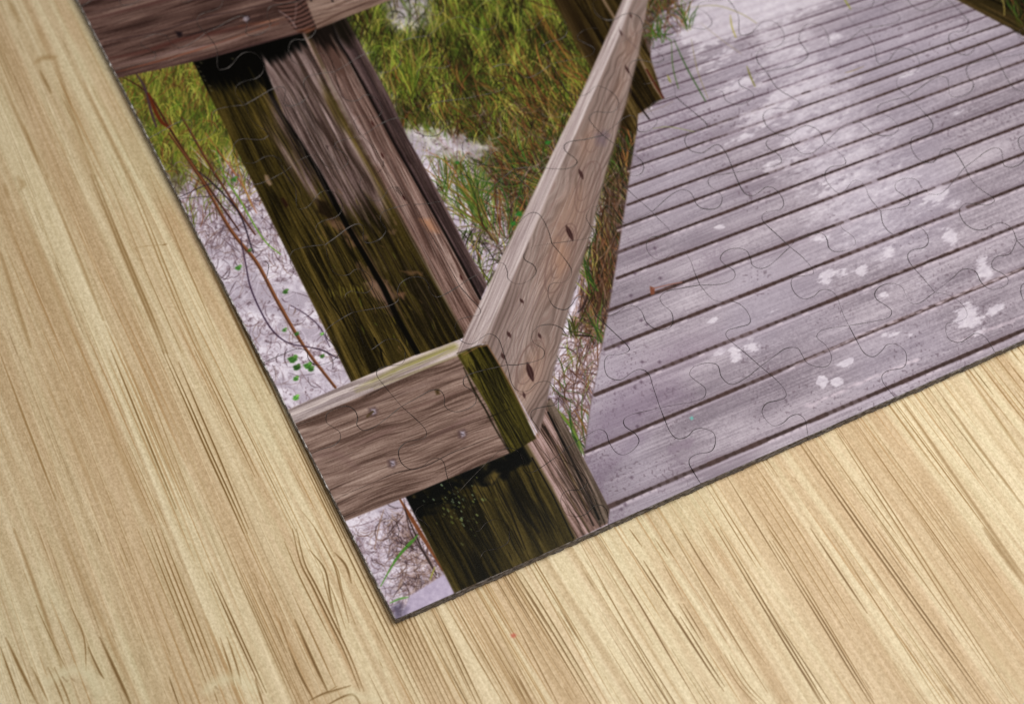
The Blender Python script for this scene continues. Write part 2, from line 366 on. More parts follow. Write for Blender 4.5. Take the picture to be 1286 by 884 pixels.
    cv.poly(sub, lambda x, y: mix(C(176, 167, 177), C(204, 196, 202), fbm(x / 4, y / 3, 92, 3)), 1, .85, 0, drift)
    # damp grey patch on the nearest boards
    cv.poly([(758, 606), (800, 560), (818, 545), (795, 548), (775, 568), (735, 580), (745, 604), (757, 630)], C(112, 98, 112), 6, .42, 3)
    cv.poly([(838, 562), (862, 551), (872, 552), (866, 562), (848, 568), (838, 572)], C(118, 104, 116), 2, .6, 1.5)
    cv.poly([(775, 470), (830, 440), (870, 420), (900, 425), (850, 470), (790, 510)], C(120, 104, 120), 26, .35, 6)
    cv.poly([(745, 515), (800, 490), (850, 480), (870, 500), (790, 545), (740, 560)], C(110, 94, 110), 18, .45, 6)
    # the gaps between boards: brown dirt line, sand-choked here and there
    for gi, (a, b) in enumerate(gaps):
        near = max(0, 1 - gi / 15.0)
        W = (2.5 + 3.0 * near) * (1.0 if gi != 1 else .9)
        ext = (b[0] + (b[0] - a[0]) * .6, b[1] + (b[1] - a[1]) * .6)
        m = 160; dv = np.array([ext[0] - a[0], ext[1] - a[1]])
        a_ = np.array(a, float)
        if gi >= 5:       # run back to the deck's left side
            k = (a_[0] - (775 if gi < 8 else 788 if gi < 11 else 800 if gi < 14 else 819)) / dv[0]; a_ = a_ - dv * k; dv = np.array(ext) - a_
        nrm = np.array([-dv[1], dv[0]]) / np.hypot(*dv)
        nz = fbm(np.arange(m) / 3.5, np.full(m, gi * 7.7), 95, 2); nz2 = vn(np.arange(m) / 14., np.full(m, gi * 3.1), 96)
        pts = [a_ + dv * i / (m - 1) + nrm * (nz[i] - .5) * .5 for i in range(m)]
        pa = np.array(pts, np.float32); dn = np.maximum(dens(pa[:, 0], pa[:, 1]), wide(pa[:, 0], pa[:, 1]) * .62)
        # worn board lip either side
        cv.stroke([pts[0], pts[-1]], W * 2.4, C(108, 93, 102), .30 if near > .3 else .15, (1, 1), W * 1.2)
        cv.stroke([p + nrm * W * .95 for p in (pts[0], pts[-1])], W * .5, C(192, 180, 190), .35, (1, 1), 1.2)
        for i in range(0, m - 1, 2):
            j = min(i + 3, m); al = .92 - .85 * ss(.34, .82, dn[i] * .95 + (nz[i] - .5) * .7) - .25 * (nz2[i] > .72)
            if pts[i][0] > 1500: break
            if dn[i] > 1.0: continue
            g = C(62, 47, 44) * (.8 + .4 * nz[i]) if near > .2 else C(82, 66, 74)
            cv.stroke(pts[i:j], W * (.62 + .6 * nz[i]) * (.8 if al < .5 else 1), g, max(.12, float(al)), (1, 1), .9)
            if near > .1 and nz[i] < .42: cv.stroke([pts[i] + nrm * W * .7, pts[i + 1] + nrm * W * .7], W * .5, C(190, 176, 182), .5, (1, 1), .8)
    # ---- corner beyond the deck, upper right, and far end of the walk
    cv.poly([(1190, -60), (1400, -60), (1400, 120), (1286, 46), (1256, 29)], C(26, 22, 12), 2, 1, 2)
    blades([(1200, -60), (1400, -60), (1400, 110), (1286, 40)], 520, GD + GR + GG, 16, 46, .7, 1.9, -2.2, .35, .5)
    cv.poly([(1188, -6), (1230, -20), (1300, 40), (1286, 45), (1256, 30)], lambda x, y: grain(x, y, (1190, 0), (1286, 50), (C(22, 17, 6), C(46, 37, 16), C(70, 56, 30)), 5), 1)
    blades([(1225, -40), (1330, -40), (1330, 60), (1280, 34)], 170, GD + GR + GG[:3], 14, 40, .6, 1.7, -2.3, .4, .6)

    # crusted sand lips along the near right boards
    for (a, b, w, al) in (((1010, 512), (1150, 452), 5.5, .75), ((1075, 424), (1200, 372), 4, .7), ((1200, 372), (1286, 336), 3.4, .6), ((985, 466), (1075, 424), 3, .5), ((1196, 432), (1286, 398), 4, .5), ((1080, 362), (1240, 296), 2.6, .5)):
        n = 26
        for i in range(n):
            t = (i + rnd.random()) / n; x = a[0] + (b[0] - a[0]) * t; y = a[1] + (b[1] - a[1]) * t + rnd.uniform(-w, w) * .35
            cv.stroke([(x - 3, y + 1.3), (x + 3, y - 1.3)], w * rnd.uniform(.4, 1), C(184, 170, 178), al * rnd.uniform(.4, 1), (.6, .6), 1.3)
    n_ = [(777, 436), (787, 432), (767, 366), (792, 372), (797, 344), (805, 403), (806, 455), (812, 408), (797, 487), (805, 480), (803, 520), (800, 536), (793, 600), (828, 455), (829, 350), (822, 312), (780, 640), (785, 634)]
    for (x, y) in n_: cv.poly([(x - 2, y), (x, y - 2), (x + 2.2, y - .4), (x + .5, y + 2)], C(78, 62, 74), 1.6, .75)
    cv.poly([(866, 525), (869, 523), (871, 526), (868, 528)], C(92, 160, 150), 1.2, .8)
    cv.poly([(816, 360), (822, 362), (822, 370), (817, 371)], C(110, 68, 52), .8); cv.stroke([(820, 363), (840, 358), (856, 355)], 1.8, C(128, 92, 84), .9); cv.stroke([(822, 367), (842, 361)], 1.2, C(92, 66, 60), .8)
    # dark far left rim of the deck and the step
    cv.stroke([(801, 146), (833, 134), (845, 128)], 1.6, C(120, 104, 96), .5); cv.stroke([(800, 160), (781, 286), (764, 391), (741, 512), (733, 576)], 1.6, C(96, 80, 82), .45, (1, 1), 1.2)
    # grass blades reaching over the boards
    for p, w, c in (([(846, 50), (862, 85), (886, 128)], 2.2, C(58, 82, 44)), ([(843, 52), (845, 85), (852, 112)], 1.6, C(70, 92, 48)), ([(868, 50), (876, 90), (889, 124)], 1.0, C(128, 118, 84)),
                    ([(938, 84), (942, 96), (948, 109)], 2.4, C(112, 108, 50)), ([(917, 20), (919, 34), (924, 48)], 2.0, C(150, 140, 60)), ([(866, 10), (900, 8), (930, 18), (950, 30)], 1.4, C(140, 132, 84)),
                    ([(1058, -4), (1063, 4), (1068, 12)], 2.2, C(130, 132, 50)), ([(855, 6), (857, 22), (863, 36)], 1.8, C(84, 104, 50)), ([(820, 30), (832, 44), (843, 52)], 2.0, C(70, 100, 46)),
                    ([(820, 162), (840, 160), (872, 166)], 1.2, C(130, 134, 84)), ([(842, 12), (852, 30), (862, 38)], 1.4, C(90, 96, 50)), ([(1085, 84), (1070, 90), (1062, 92)], 1.4, C(130, 112, 80)), ([(838, 95), (842, 104)], 3, C(130, 128, 70)), ([(880, 30), (905, 50), (930, 68)], 1, C(140, 128, 110))):
        cv.stroke(smooth(p, 5), w, c, .85, (.4, .8), .6)
    blades([(818, -40), (875, -40), (858, 30), (822, 50)], 170, GG + GR + LIT, 12, 36, .7, 1.7, -1.6, .8, .8)
    tuft(828, 48, 12, 34, .5, GG, lean=-2.3); tuft(863, 34, 10, 30, .4, GG, lean=-1.6)

    # ---- far post behind the rail
    DK = (C(26, 18, 6), C(56, 44, 18), C(92, 76, 44))
    cv.poly([(693, -3), (680, -40), (780, -40), (833, 124), (818, 133), (801, 143), (799, 170), (781, 158)], lambda x, y: grain(x, y, (700, 0), (790, 160), DK, 21), 1)
    cv.poly([(693, -3), (713, 33), (744, 84), (782, 160), (792, 150), (740, 40), (716, -4)], C(36, 24, 10), 6, .6)
    cv.stroke([(722, 0), (757, 55), (800, 130), (815, 150)], 2.4, C(18, 10, 4), .9)
    cv.stroke([(757, 0), (772, 24), (800, 66), (822, 110), (832, 124)], 3.4, C(120, 100, 84), .8); cv.stroke([(812, 88), (822, 106), (833, 124)], 3, C(74, 36, 26), .95)
    cv.stroke([(662, 0), (682, 8), (700, 14)], 2.2, C(70, 36, 26), .8)

    # ---- big near post
    def face1(x, y):
        s, t = axes(x, y, 320, 80, 525, 445)
        mossy = grain(x, y, (243, 80), (440, 478), (C(26, 20, 6), C(60, 50, 18), C(92, 77, 36)), 30, 16, 3)
        grey = grain(x, y, (320, 80), (525, 445), (C(54, 41, 36), C(100, 82, 78), C(140, 122, 118)), 33, 12, 3)
        t = -t; m = ss(.42, .80, fbm(s / 60, t / 5, 36, 4, .6) * .62 + .48 * np.exp(-((s - 135) / 75) ** 2) * ss(-44, -10, t))
        c = mix(mossy, grey, m)
        tan = ss(.56, .66, fbm(s / 22, t / 9, 38, 3) * .6 + .35 * np.exp(-((s - 305) / 60) ** 2 - ((t + 6) / 12) ** 2))
        c = mix(c, C(122, 94, 78), tan * .5)
        blk = ss(.35, .78, (1 - ss(0, 60, s - .5 * t - 8)) * .95 + (fbm(s / 50, t / 2.4, 39, 3) - .5) * .6)
        return mix(c, C(7, 6, 4), blk)
    def face2(x, y):
        s, t = axes(x, y, 320, 80, 525, 445)
        t = -t
        mossy = grain(x, y, (350, 60), (555, 430), (C(26, 20, 6), C(60, 50, 18), C(92, 77, 36)), 40, 14, 3)
        grey = grain(x, y, (350, 60), (555, 430), (C(60, 45, 40), C(106, 88, 84), C(148, 129, 125)), 43, 12, 3)
        m = ss(.36, .78, fbm(s / 50, t / 4, 46, 4, .6) * .62 + .74 * ss(265, 150, s - (t - 20) * .5))
        c = mix(mossy, grey, m)
        tan = ss(.60, .68, fbm(s / 16, t / 8, 48, 3) * .55 + .3 * np.exp(-((s - 262) / 26) ** 2))
        c = mix(c, C(124, 96, 80), tan * .45)
        gr = ss(50, 64, t + (fbm(s / 50, t / 8, 49, 2) - .5) * 22) * ss(40, 90, s)
        c = mix(c, mossy * 1.05, gr * .85)
        blk = ss(.38, .76, (1 - ss(-14, 40, s - .1 * t + 4)) * .95 + (fbm(s / 50, t / 2.4, 39, 3) - .5) * .5)
        return mix(c, C(7, 6, 4), blk)
    cv.poly([(241, 76), (320, 50), (525, 445), (480, 464), (441, 480)], face1, 1.1)
    cv.poly([(318, 50), (384, 32), (450, 176), (520, 308), (584, 424), (525, 447), (480, 361), (434, 280), (363, 160)], face2, 1.1)
    for x, y, w in ((391, 375, 1), (347, 315, 1)): pass
    for _ in range(60):          # lichen flecks and scars
        s = rnd.uniform(140, 400); t = rnd.uniform(-40, 50); dx, dy = .49, .872
        x = 320 + dx * s - dy * t; y = 80 + dy * s + dx * t
        cv.stroke([(x, y), (x + dx * rnd.uniform(4, 16), y + dy * rnd.uniform(4, 16))], rnd.uniform(.7, 2), rnd.choice([C(112, 100, 34), C(20, 14, 4), C(128, 98, 70), C(84, 92, 30)]), rnd.uniform(.3, .7), (.3, .3))
    for k in range(11): cv.stroke([(412 + k * 4.5, 362 + (k % 3) * 2 - k * .8), (416 + k * 4.5, 374 - k * .8 + (k % 2) * 4)], 1.5, C(120, 112, 48), .6, (.4, .3))
    cv.poly([(332, 220), (337, 221), (342, 232), (338, 234), (333, 228)], C(140, 116, 100), 1.4, .8)
    cv.poly([(352, 250), (356, 249), (362, 258), (359, 262)], C(34, 12, 8), 1.5, .9); cv.poly([(409, 183), (412, 184), (411, 188)], C(30, 16, 16), 1.2, .9)
    cv.poly([(395, 250), (410, 255), (424, 275), (418, 282), (400, 268)], C(24, 14, 6), 3, .8, 2)
    cv.poly([(410, 280), (424, 272), (436, 286), (450, 308), (444, 312), (428, 292)], C(112, 84, 68), 4, .7, 4)
    cv.poly([(456, 358), (470, 352), (486, 374), (496, 396), (484, 388), (470, 376)], C(118, 92, 80), 4, .75, 5)
    cv.poly([(504, 340), (520, 341), (532, 342), (531, 346), (512, 345)], C(104, 78, 54), 2, .7, 2); cv.poly([(496, 366), (508, 368), (507, 376), (500, 374)], C(120, 88, 70), 2, .7, 1.5)
    cv.poly([(480, 350), (487, 354), (497, 372), (492, 378)], C(110, 84, 72), 3, .7, 2)
    cv.stroke([(320, 81), (350, 140), (363, 160), (398, 214), (434, 281), (481, 361), (500, 402), (526, 447)], 7, C(8, 6, 4), .98, (.7, 1), .9)
    cv.stroke([(438, 281), (486, 361), (520, 424)], 1.4, C(120, 92, 78), .5, (.4, .3))
    cv.stroke([(470, 425), (478, 440), (480, 452)], 2.4, C(14, 10, 4), .9); cv.stroke([(380, 300), (394, 318), (400, 330)], 2.4, C(18, 14, 4), .8)
    for x, y in ((247, 84), (250, 90), (254, 96), (256, 101), (262, 108), (264, 114), (291, 74), (251, 79)): cv.stroke([(x, y), (x + 2.4, y + 1.2)], 1.6, C(84, 80, 58), .7)
    fA = [(262, 100), (318, 80), (520, 444), (446, 474)]; fB = [(330, 80), (380, 60), (580, 422), (530, 442)]
    cracks(fA, (320, 80), (525, 445), 170, C(14, 10, 2), C(96, 82, 40), 14, 90, .5, 1.6); cracks(fB, (350, 60), (555, 430), 150, C(34, 24, 14), C(112, 94, 76), 14, 90, .5, 1.3, (.2, .6))
    cracks([(330, 110), (372, 90), (440, 230), (420, 270)], (350, 60), (555, 430), 90, C(40, 30, 26), C(150, 132, 126), 14, 70, .5, 1.3)
    # right hand faces of the near post
    FR = (C(78, 57, 50), C(122, 98, 90), C(158, 136, 128))
    cv.poly([(377, 38), (417, 28), (420, 42), (436, 71), (493, 177), (522, 228), (562, 299), (604, 378), (584, 424), (520, 308), (447, 178)], lambda x, y: grain(x, y, (400, 35), (590, 400), FR, 50, 11, 2.2, 2.5), 1.0)
    cv.poly([(377, 38), (417, 28), (425, 50), (440, 90), (425, 96), (400, 60)], lambda x, y: mix(C(16, 10, 6), C(84, 62, 54), ss(.35, .65, fbm(*axes(x / 1, y / 1, 0, 0, .5, .87)[::-1], 3) * 0 + ss(30, 86, y) * .7 + (vn(axes(x, y, 0, 0, .49, .87)[1] / 3, y / 40, 9) - .3) * .4)), 5, .9)
    cv.stroke([(384, 40), (450, 178), (520, 306), (580, 418)], 3.4, C(46, 38, 14), .75, (1, 1), 2.5)
    cv.poly([(408, 88), (424, 110), (452, 160), (478, 206), (470, 206), (440, 158), (412, 104)], C(174, 158, 158), 5, .55, 2)
    cv.stroke([(398, 60), (412, 92), (430, 126), (452, 170)], 1.6, C(54, 38, 34), .8); cv.stroke([(430, 100), (470, 168), (500, 230), (545, 312)], 1.2, C(80, 58, 54), .7)
    cv.stroke([(454, 176), (478, 216), (498, 255), (520, 292)], 1.3, C(72, 52, 48), .7)
    cracks([(386, 44), (416, 34), (436, 74), (562, 300), (600, 380), (582, 415), (520, 300), (448, 172)], (430, 70), (590, 380), 150, C(66, 48, 42), C(166, 148, 140), 20, 110, .5, 1.4)
    for x, y in ((468, 157), (480, 197), (507, 250), (579, 350)): cv.stroke([(x - 1.5, y - 4), (x + 1.5, y + 2)], 2.6, C(58, 26, 22), .9, (.5, .5))
    cv.poly([(528, 276), (540, 276), (550, 292), (540, 290)], C(168, 118, 84), 5, .6)
    cv.poly([(417, 28), (433, 22), (452, 55), (489, 122), (513, 176), (552, 244), (585, 310), (612, 358), (603, 378), (562, 299), (522, 228), (493, 177), (436, 71)], lambda x, y: grain(x, y, (430, 30), (600, 350), (C(48, 36, 36), C(78, 61, 60), C(100, 82, 80)), 57, 9, 2.0, 1.5), 1.0)
    cv.poly([(412, 30), (434, 20), (446, 44), (440, 60), (424, 50)], C(18, 14, 6), 7, .85)
    cv.stroke([(417, 34), (423, 50), (436, 71), (462, 118), (493, 177), (522, 228), (562, 299), (603, 376)], 3.8, C(16, 10, 8), .95, (.8, .9), .9)
    cv.stroke([(510, 196), (516, 206)], 3.2, C(26, 14, 12), .9, (.5, .5))
    cv.stroke([(536, 240), (570, 300), (600, 356)], 1.2, C(50, 36, 34), .6)

    cracks([(424, 26), (434, 24), (512, 178), (585, 312), (608, 358), (603, 370), (562, 292), (493, 172)], (436, 40), (590, 330), 90, C(40, 28, 26), C(104, 86, 80), 20, 110, .5, 1.3)
    # ---- top rail
    TR = (C(62, 43, 38), C(98, 75, 68), C(124, 101, 92))
    cv.poly([(60, -60), (600, -60), (492, 0), (440, 20), (395, 38), (330, 55), (250, 77), (148, 99), (100, 60)], lambda x, y: grain(x, y, (120, 100), (480, -5), TR, 70, 18, 4, 3), 1.0)
    cv.poly([(376, -4), (640, -120), (492, 0), (440, 20), (397, 38)], lambda x, y: grain(x, y, (380, 40), (480, 0), (C(88, 66, 56), C(132, 110, 98), C(158, 136, 124)), 72, 12, 3), 1.2, .8)
    for p, w, c, a in (([(130, 54), (200, 40), (260, 22), (350, 4)], 1.8, C(44, 30, 34), .85), ([(112, 26), (180, 8), (230, -4)], 5, C(84, 54, 50), .7), ([(138, 74), (180, 66), (230, 50), (290, 38), (330, 28)], 7, C(78, 44, 38), .75), ([(232, 47), (262, 38), (300, 27)], 2.2, C(28, 18, 20), .9),
                       ([(145, 92), (190, 80), (240, 66), (300, 46), (350, 30)], 3, C(122, 66, 44), .6), ([(150, 82), (220, 66), (300, 50)], 5, C(124, 100, 98), .5), ([(148, 92), (220, 76), (300, 56)], 2, C(56, 38, 38), .5), ([(110, 18), (180, 2)], 1.4, C(60, 44, 44), .8), ([(300, 34), (360, 24)], 4, C(146, 92, 66), .5),
                       ([(150, 97), (250, 75), (330, 54), (390, 38)], 3.0, C(70, 48, 48), .6), ([(400, 26), (440, 12), (480, -2)], 1.4, C(70, 48, 44), .7), ([(398, 14), (430, 8), (460, 0)], 1.6, C(84, 58, 54), .6)):
        cv.stroke(smooth(p, 5), w, c, a, (.3, .4), max(.8, w * .4))
    cracks([(110, 0), (480, -60), (430, 18), (250, 72), (150, 94)], (120, 100), (480, -5), 150, C(58, 40, 36), C(134, 112, 102), 20, 120, .5, 1.3)
    cv.poly([(336, -8), (378, -12), (386, 6), (397, 36), (384, 43), (371, 40), (352, 14)], lambda x, y: mix(C(44, 28, 24), C(104, 76, 68), .5 + .5 * np.sin(np.hypot(x - 352, y + 40) * 1.15 + 3 * fbm(x / 12, y / 12, 74))), 1.4)
    cv.stroke([(350, 14), (364, 24), (372, 36)], 1.2, C(160, 140, 140), .7); cv.stroke([(372, 6), (371, 20), (368, 34)], 1.1, C(140, 118, 116), .6)
    cv.poly([(374, 40), (386, 36), (396, 36), (388, 42)], C(120, 72, 44), 3, .5)
    for x, y in ((225, 44), (310, 24)): cv.poly([(x - 5, y - 4), (x + 3, y - 3), (x + 4, y + 2), (x, y + 4), (x - 3, y + 1)], C(30, 20, 24), 1.8, .95); cv.stroke([(x - 4, y + 2), (x + 20, y - 2)], 1, C(46, 30, 30), .5)
    cv.poly([(306, 22), (311, 21), (313, 25), (309, 28), (305, 26)], C(146, 134, 140), 1.2, .9)
    for x, y in ((389, 0), (416, 1)): cv.stroke([(x - 1, y - 4), (x + 2, y + 2)], 2.6, C(30, 20, 20), .9)

    # ---- patch at the puzzle's lower left corner
    low = [(435, 658), (512, 626), (572, 744), (500, 776)]
    cv.poly([(435, 655), (512, 628), (573, 744), (497, 790)], sand, 1)
    litter(low, 520, LIT + SANDC, .5, 1.6, 8, 36, 1.1)
    litter([(478, 650), (515, 632), (560, 730), (510, 750)], 420, [C(70, 50, 46), C(52, 38, 40), C(150, 128, 116), C(112, 86, 74), C(178, 160, 164)], .7, 1.8, 10, 34, 1.2)
    for p, w, c in (([(502, 627), (522, 660), (556, 716)], 4.4, C(104, 58, 28)), ([(508, 640), (530, 690), (548, 722)], 2, C(42, 30, 24)), ([(507, 628), (516, 670), (538, 702), (548, 722)], 1.6, C(60, 44, 44)), ([(478, 736), (494, 708), (512, 684), (518, 678)], 2.2, C(76, 124, 48)), ([(494, 706), (504, 694), (518, 680), (524, 672)], 3.2, C(72, 116, 44)),
                    ([(490, 757), (502, 752), (512, 750)], 2.6, C(96, 140, 72)), ([(540, 728), (546, 712)], 2, C(140, 138, 66)), ([(470, 690), (476, 660), (482, 640)], 1.4, C(130, 104, 90)), ([(528, 640), (520, 632)], 3, C(180, 160, 170))):
        cv.stroke(smooth(p, 5), w, c, .9, (.5, .5), .7)
    cv.poly([(508, 764), (515, 748), (558, 721), (576, 742), (520, 775), (500, 785)], lambda x, y: mix(C(150, 138, 158), C(176, 164, 182), fbm(x / 5, y / 4, 108)), 1.3)
    cv.poly([(492, 762), (500, 756), (509, 764), (504, 778), (496, 776)], C(74, 66, 84), 5, .8, 2)

    # ---- lower post, below the cross rail
    cv.poly([(506, 618), (600, 570), (664, 550), (690, 612), (722, 680), (571, 746)], lambda x, y: mix(grain(x, y, (515, 630), (575, 745), (C(20, 16, 4), C(50, 42, 14), C(76, 65, 30)), 100, 16, 4), C(6, 6, 4), ss(.42, .66, (1 - ss(8, 62, axes(x, y, 510, 626, 664, 556)[1])) * .75 + (fbm(x / 18, y / 14, 101, 3) - .5) * .9)), 1.1)
    cv.stroke([(634, 592), (645, 620), (660, 648), (676, 668)], 6, C(8, 6, 2), .9, (.4, .4), 2); cv.stroke([(622, 600), (640, 640), (660, 690)], 2.4, C(18, 14, 4), .8, (.4, .4))
    cv.poly([(610, 604), (620, 592), (628, 594), (625, 604), (616, 610)], C(124, 104, 50), 3.5, .65, 2)
    for _ in range(80):
        x = rnd.gauss(574, 16); y = rnd.gauss(640, 20); r = rnd.uniform(.6, 1.7)
        if x < 520 + (y - 629) * .5 + 6: continue
        cv.stroke([(x, y), (x + r, y + r)], r * 1.6, rnd.choice([C(104, 112, 70), C(84, 90, 44), C(110, 124, 96), C(74, 70, 30)]), rnd.uniform(.4, .9))
    cv.poly([(658, 560), (674, 545), (684, 506), (690, 500), (712, 536), (733, 577), (765, 640), (763, 658), (722, 678), (690, 614)], lambda x, y: grain(x, y, (670, 550), (742, 668), (C(48, 34, 26), C(112, 90, 82), C(156, 132, 128)), 104, 9, 2.2, 2), 1.0)
    cv.poly([(686, 508), (692, 500), (733, 577), (765, 640), (762, 657), (752, 660), (720, 600)], lambda x, y: grain(x, y, (690, 505), (757, 655), (C(34, 26, 18), C(76, 64, 54), C(104, 90, 80)), 106, 8, 2.0, 1.5), 1.2)
    cv.stroke([(688, 518), (720, 582), (752, 652)], 3.2, C(12, 8, 6), .95, (.7, .8)); cv.stroke([(684, 536), (712, 590), (745, 660)], 2.2, C(30, 20, 14), .8)
    cv.stroke([(700, 600), (724, 640), (740, 668)], 2.4, C(70, 56, 36), .7); cv.stroke([(660, 560), (690, 612), (720, 676)], 6.5, C(62, 54, 22), .8, (1, 1), 2); cv.stroke([(668, 575), (694, 622), (720, 676)], 1.8, C(12, 8, 4), .9)
    cv.stroke([(676, 548), (700, 600), (724, 650)], 2.6, C(168, 140, 138), .6, (.5, .3), 1.5)
    cv.stroke([(700, 560), (718, 600), (738, 640)], 2.8, C(88, 74, 40), .7, (.5, .3), 1.2)

    # ---- cross rail
    CR = (C(82, 63, 55), C(124, 103, 94), C(154, 134, 124))
    cv.poly([(340, 545), (370, 530), (512, 472), (575, 446), (612, 510), (641, 569), (564, 601), (515, 622), (433, 655), (380, 700)], lambda x, y: grain(x, y, (400, 600), (610, 520), CR, 120, 26, 6, 6, .75), 1.0)
    for p, w, c, a in (([(400, 600), (470, 584), (540, 566), (600, 540), (625, 530)], 3, C(92, 70, 62), .6), ([(415, 615), (500, 600), (570, 575), (630, 548)], 2.4, C(88, 68, 60), .6), ([(420, 632), (480, 610), (560, 588), (634, 560)], 2, C(100, 80, 70), .5), ([(374, 548), (440, 516), (520, 488), (585, 462)], 6, C(100, 80, 74), .5),
                       ([(440, 560), (480, 545), (500, 535)], 7, C(96, 72, 68), .5), ([(390, 575), (420, 570), (450, 590)], 8, C(112, 88, 84), .5), ([(500, 520), (540, 505), (580, 492)], 3, C(100, 76, 70), .6), ([(530, 555), (570, 535), (600, 520)], 5, C(104, 80, 78), .4)):
        cv.stroke(smooth(p, 5), w, c, a, (.3, .3), max(1, w * .6))
    cv.poly([(340, 530), (362, 514), (441, 480), (520, 447), (578, 427), (583, 436), (575, 447), (543, 460), (512, 473), (439, 504), (370, 532)], lambda x, y: grain(x, y, (362, 515), (578, 430), (C(120, 106, 104), C(154, 140, 138), C(182, 168, 164)), 126, 10, 3, 2), 1.0)
    cv.stroke([(448, 490), (512, 460), (570, 436)], 9, C(122, 116, 56), .75, (.4, .9), 4); cv.stroke([(470, 488), (540, 460), (572, 448)], 2.4, C(124, 116, 60), .5, (.3, .6), 2)
    cracks([(376, 540), (570, 456), (632, 560), (515, 612), (436, 642)], (400, 600), (610, 520), 170, C(82, 62, 54), C(156, 138, 128), 16, 100, .5, 1.4, (.2, .7), 3)
    cracks([(368, 520), (572, 434), (566, 446), (372, 528)], (362, 515), (578, 430), 40, C(122, 108, 108), C(196, 184, 184), 16, 80, .5, 1.2)
    for x, y in ((468, 517), (580, 545), (492, 582)):
        cv.poly([(x - 5, y - 4), (x + 3, y - 6), (x + 6, y), (x + 3, y + 6), (x - 4, y + 5)], C(78, 60, 60), 2.4, .85); cv.poly([(x - 2, y - 3), (x + 3, y - 3), (x + 4, y + 2), (x, y + 4)], C(158, 148, 158), 1.6, .9); cv.stroke([(x - 1, y), (x + 2, y + 1)], 1.2, C(60, 50, 54), .9)
    cv.stroke([(468, 517), (461, 523)], 3, C(70, 56, 30), .7); cv.poly([(546, 490), (551, 489), (552, 495), (548, 496)], C(62, 48, 24), 1.5, .9)
    cracks([(520, 628), (655, 568), (715, 675), (580, 735)], (515, 630), (575, 745), 130, C(8, 6, 2), C(62, 55, 24), 12, 60, .5, 1.5)
    cracks([(672, 560), (688, 512), (730, 580), (760, 645), (722, 672)], (670, 550), (742, 668), 80, C(44, 32, 24), C(158, 136, 128), 14, 80, .5, 1.4)
    cv.poly([(574, 446), (577, 440), (614, 432), (640, 480), (673, 551), (640, 570), (612, 510)], lambda x, y: grain(x, y, (590, 440), (655, 560), (C(22, 19, 3), C(58, 52, 14), C(86, 78, 30)), 130, 10, 3, 3), 1.1)
    for p, w in (([(582, 462), (596, 492), (614, 522)], 2.4), ([(610, 464), (622, 490), (632, 506)], 6), ([(596, 455), (603, 476)], 3), ([(588, 462), (594, 474)], 3), ([(612, 525), (640, 514)], 1.6), ([(606, 508), (620, 535), (638, 566)], 2)):
        cv.stroke(smooth(p, 4), w, C(18, 14, 2), .8, (.4, .4), 1)

    cracks([(582, 448), (608, 438), (664, 548), (642, 562)], (590, 440), (655, 560), 70, C(18, 15, 2), C(90, 82, 36), 10, 50, .5, 1.5)
    # ---- the slanting rail
    rail = [(783, -2), (770, -60), (850, -60), (814, 0), (802, 67), (784, 138), (777, 160), (760, 219), (742, 292), (728, 340), (709, 407), (690, 485), (686, 508), (677, 547), (640, 480), (612, 434), (600, 431), (574, 445), (582, 424), (615, 356), (630, 323), (661, 262), (705, 170), (723, 134), (755, 63)]
    def railc(x, y):
        s, t = axes(x, y, 800, 0, 640, 420)
        wv = (fbm(s / 60, t / 30, 140, 3) - .5)
        kn = 0
        for kx, ky, r, h in ((716, 270, 26, 9), (667, 470, 24, 8), (738, 180, 18, 6), (790, 60, 16, 5), (778, 110, 12, 4), (700, 330, 30, 7)):
            ks, kt = axes(np.float32(kx), np.float32(ky), 800, 0, 640, 420)
            kn = kn + h * np.exp(-((s - ks) / (r * 1.6)) ** 2 - ((t - kt) / (r * .6)) ** 2)
        tt = t + wv * 22 + kn * 1.6
        ring = .5 + .5 * np.sin(tt * .95 + 2.2 * fbm(s / 90, tt / 20, 141, 2))
        f = vn(s / 30, tt / 1.3, 142); n = fbm(s / 90, tt / 12, 143, 3)
        c = mix(C(82, 66, 60), C(168, 153, 147), np.clip(n * .62 + .04 + ring * .36 + (f - .5) * .18, 0, 1))
        c = mix(c, C(112, 90, 84), ss(.70, .95, ring) * .45)
        return mix(c, C(150, 116, 96), np.clip(kn / 16, 0, .35))
    cv.poly(rail, railc, 1.0)
    cv.poly([(783, -2), (770, -60), (800, -60), (793, 0), (780, 40), (748, 110), (724, 166), (697, 222), (665, 299), (646, 342), (616, 408), (604, 432), (574, 446), (582, 424), (615, 356), (630, 323), (661, 262), (705, 170), (723, 134), (755, 63)], lambda x, y: grain(x, y, (790, 0), (600, 430), (C(134, 119, 118), C(168, 154, 152), C(192, 180, 178)), 146, 9, 2.2, 2), 1.6, .85)
    cv.stroke([(793, 0), (748, 110), (697, 222), (646, 342), (610, 428)], 2.4, C(190, 176, 176), .55, (1, .6), 1.6)
    cv.stroke([(812, 30), (775, 168), (741, 296), (708, 410), (680, 530)], 3, C(96, 82, 76), .55, (1, 1), 1.6)
    cv.stroke([(640, 350), (616, 400), (590, 436)], 1.2, C(120, 104, 106), .5)
    rl = [(800, 20), (812, 10), (800, 66), (775, 160), (740, 290), (708, 405), (684, 505), (676, 535), (620, 440), (650, 345), (700, 225)]
    cracks(rl, (800, 0), (640, 420), 200, C(96, 76, 70), C(184, 168, 162), 14, 80, .45, 1.2, (.2, .7), 3)
    cracks([(778, 30), (792, 20), (695, 222), (644, 340), (606, 425), (585, 430), (625, 340), (700, 190)], (790, 0), (600, 430), 110, C(134, 118, 118), C(204, 192, 190), 20, 120, .45, 1.1, (.2, .7), 1)
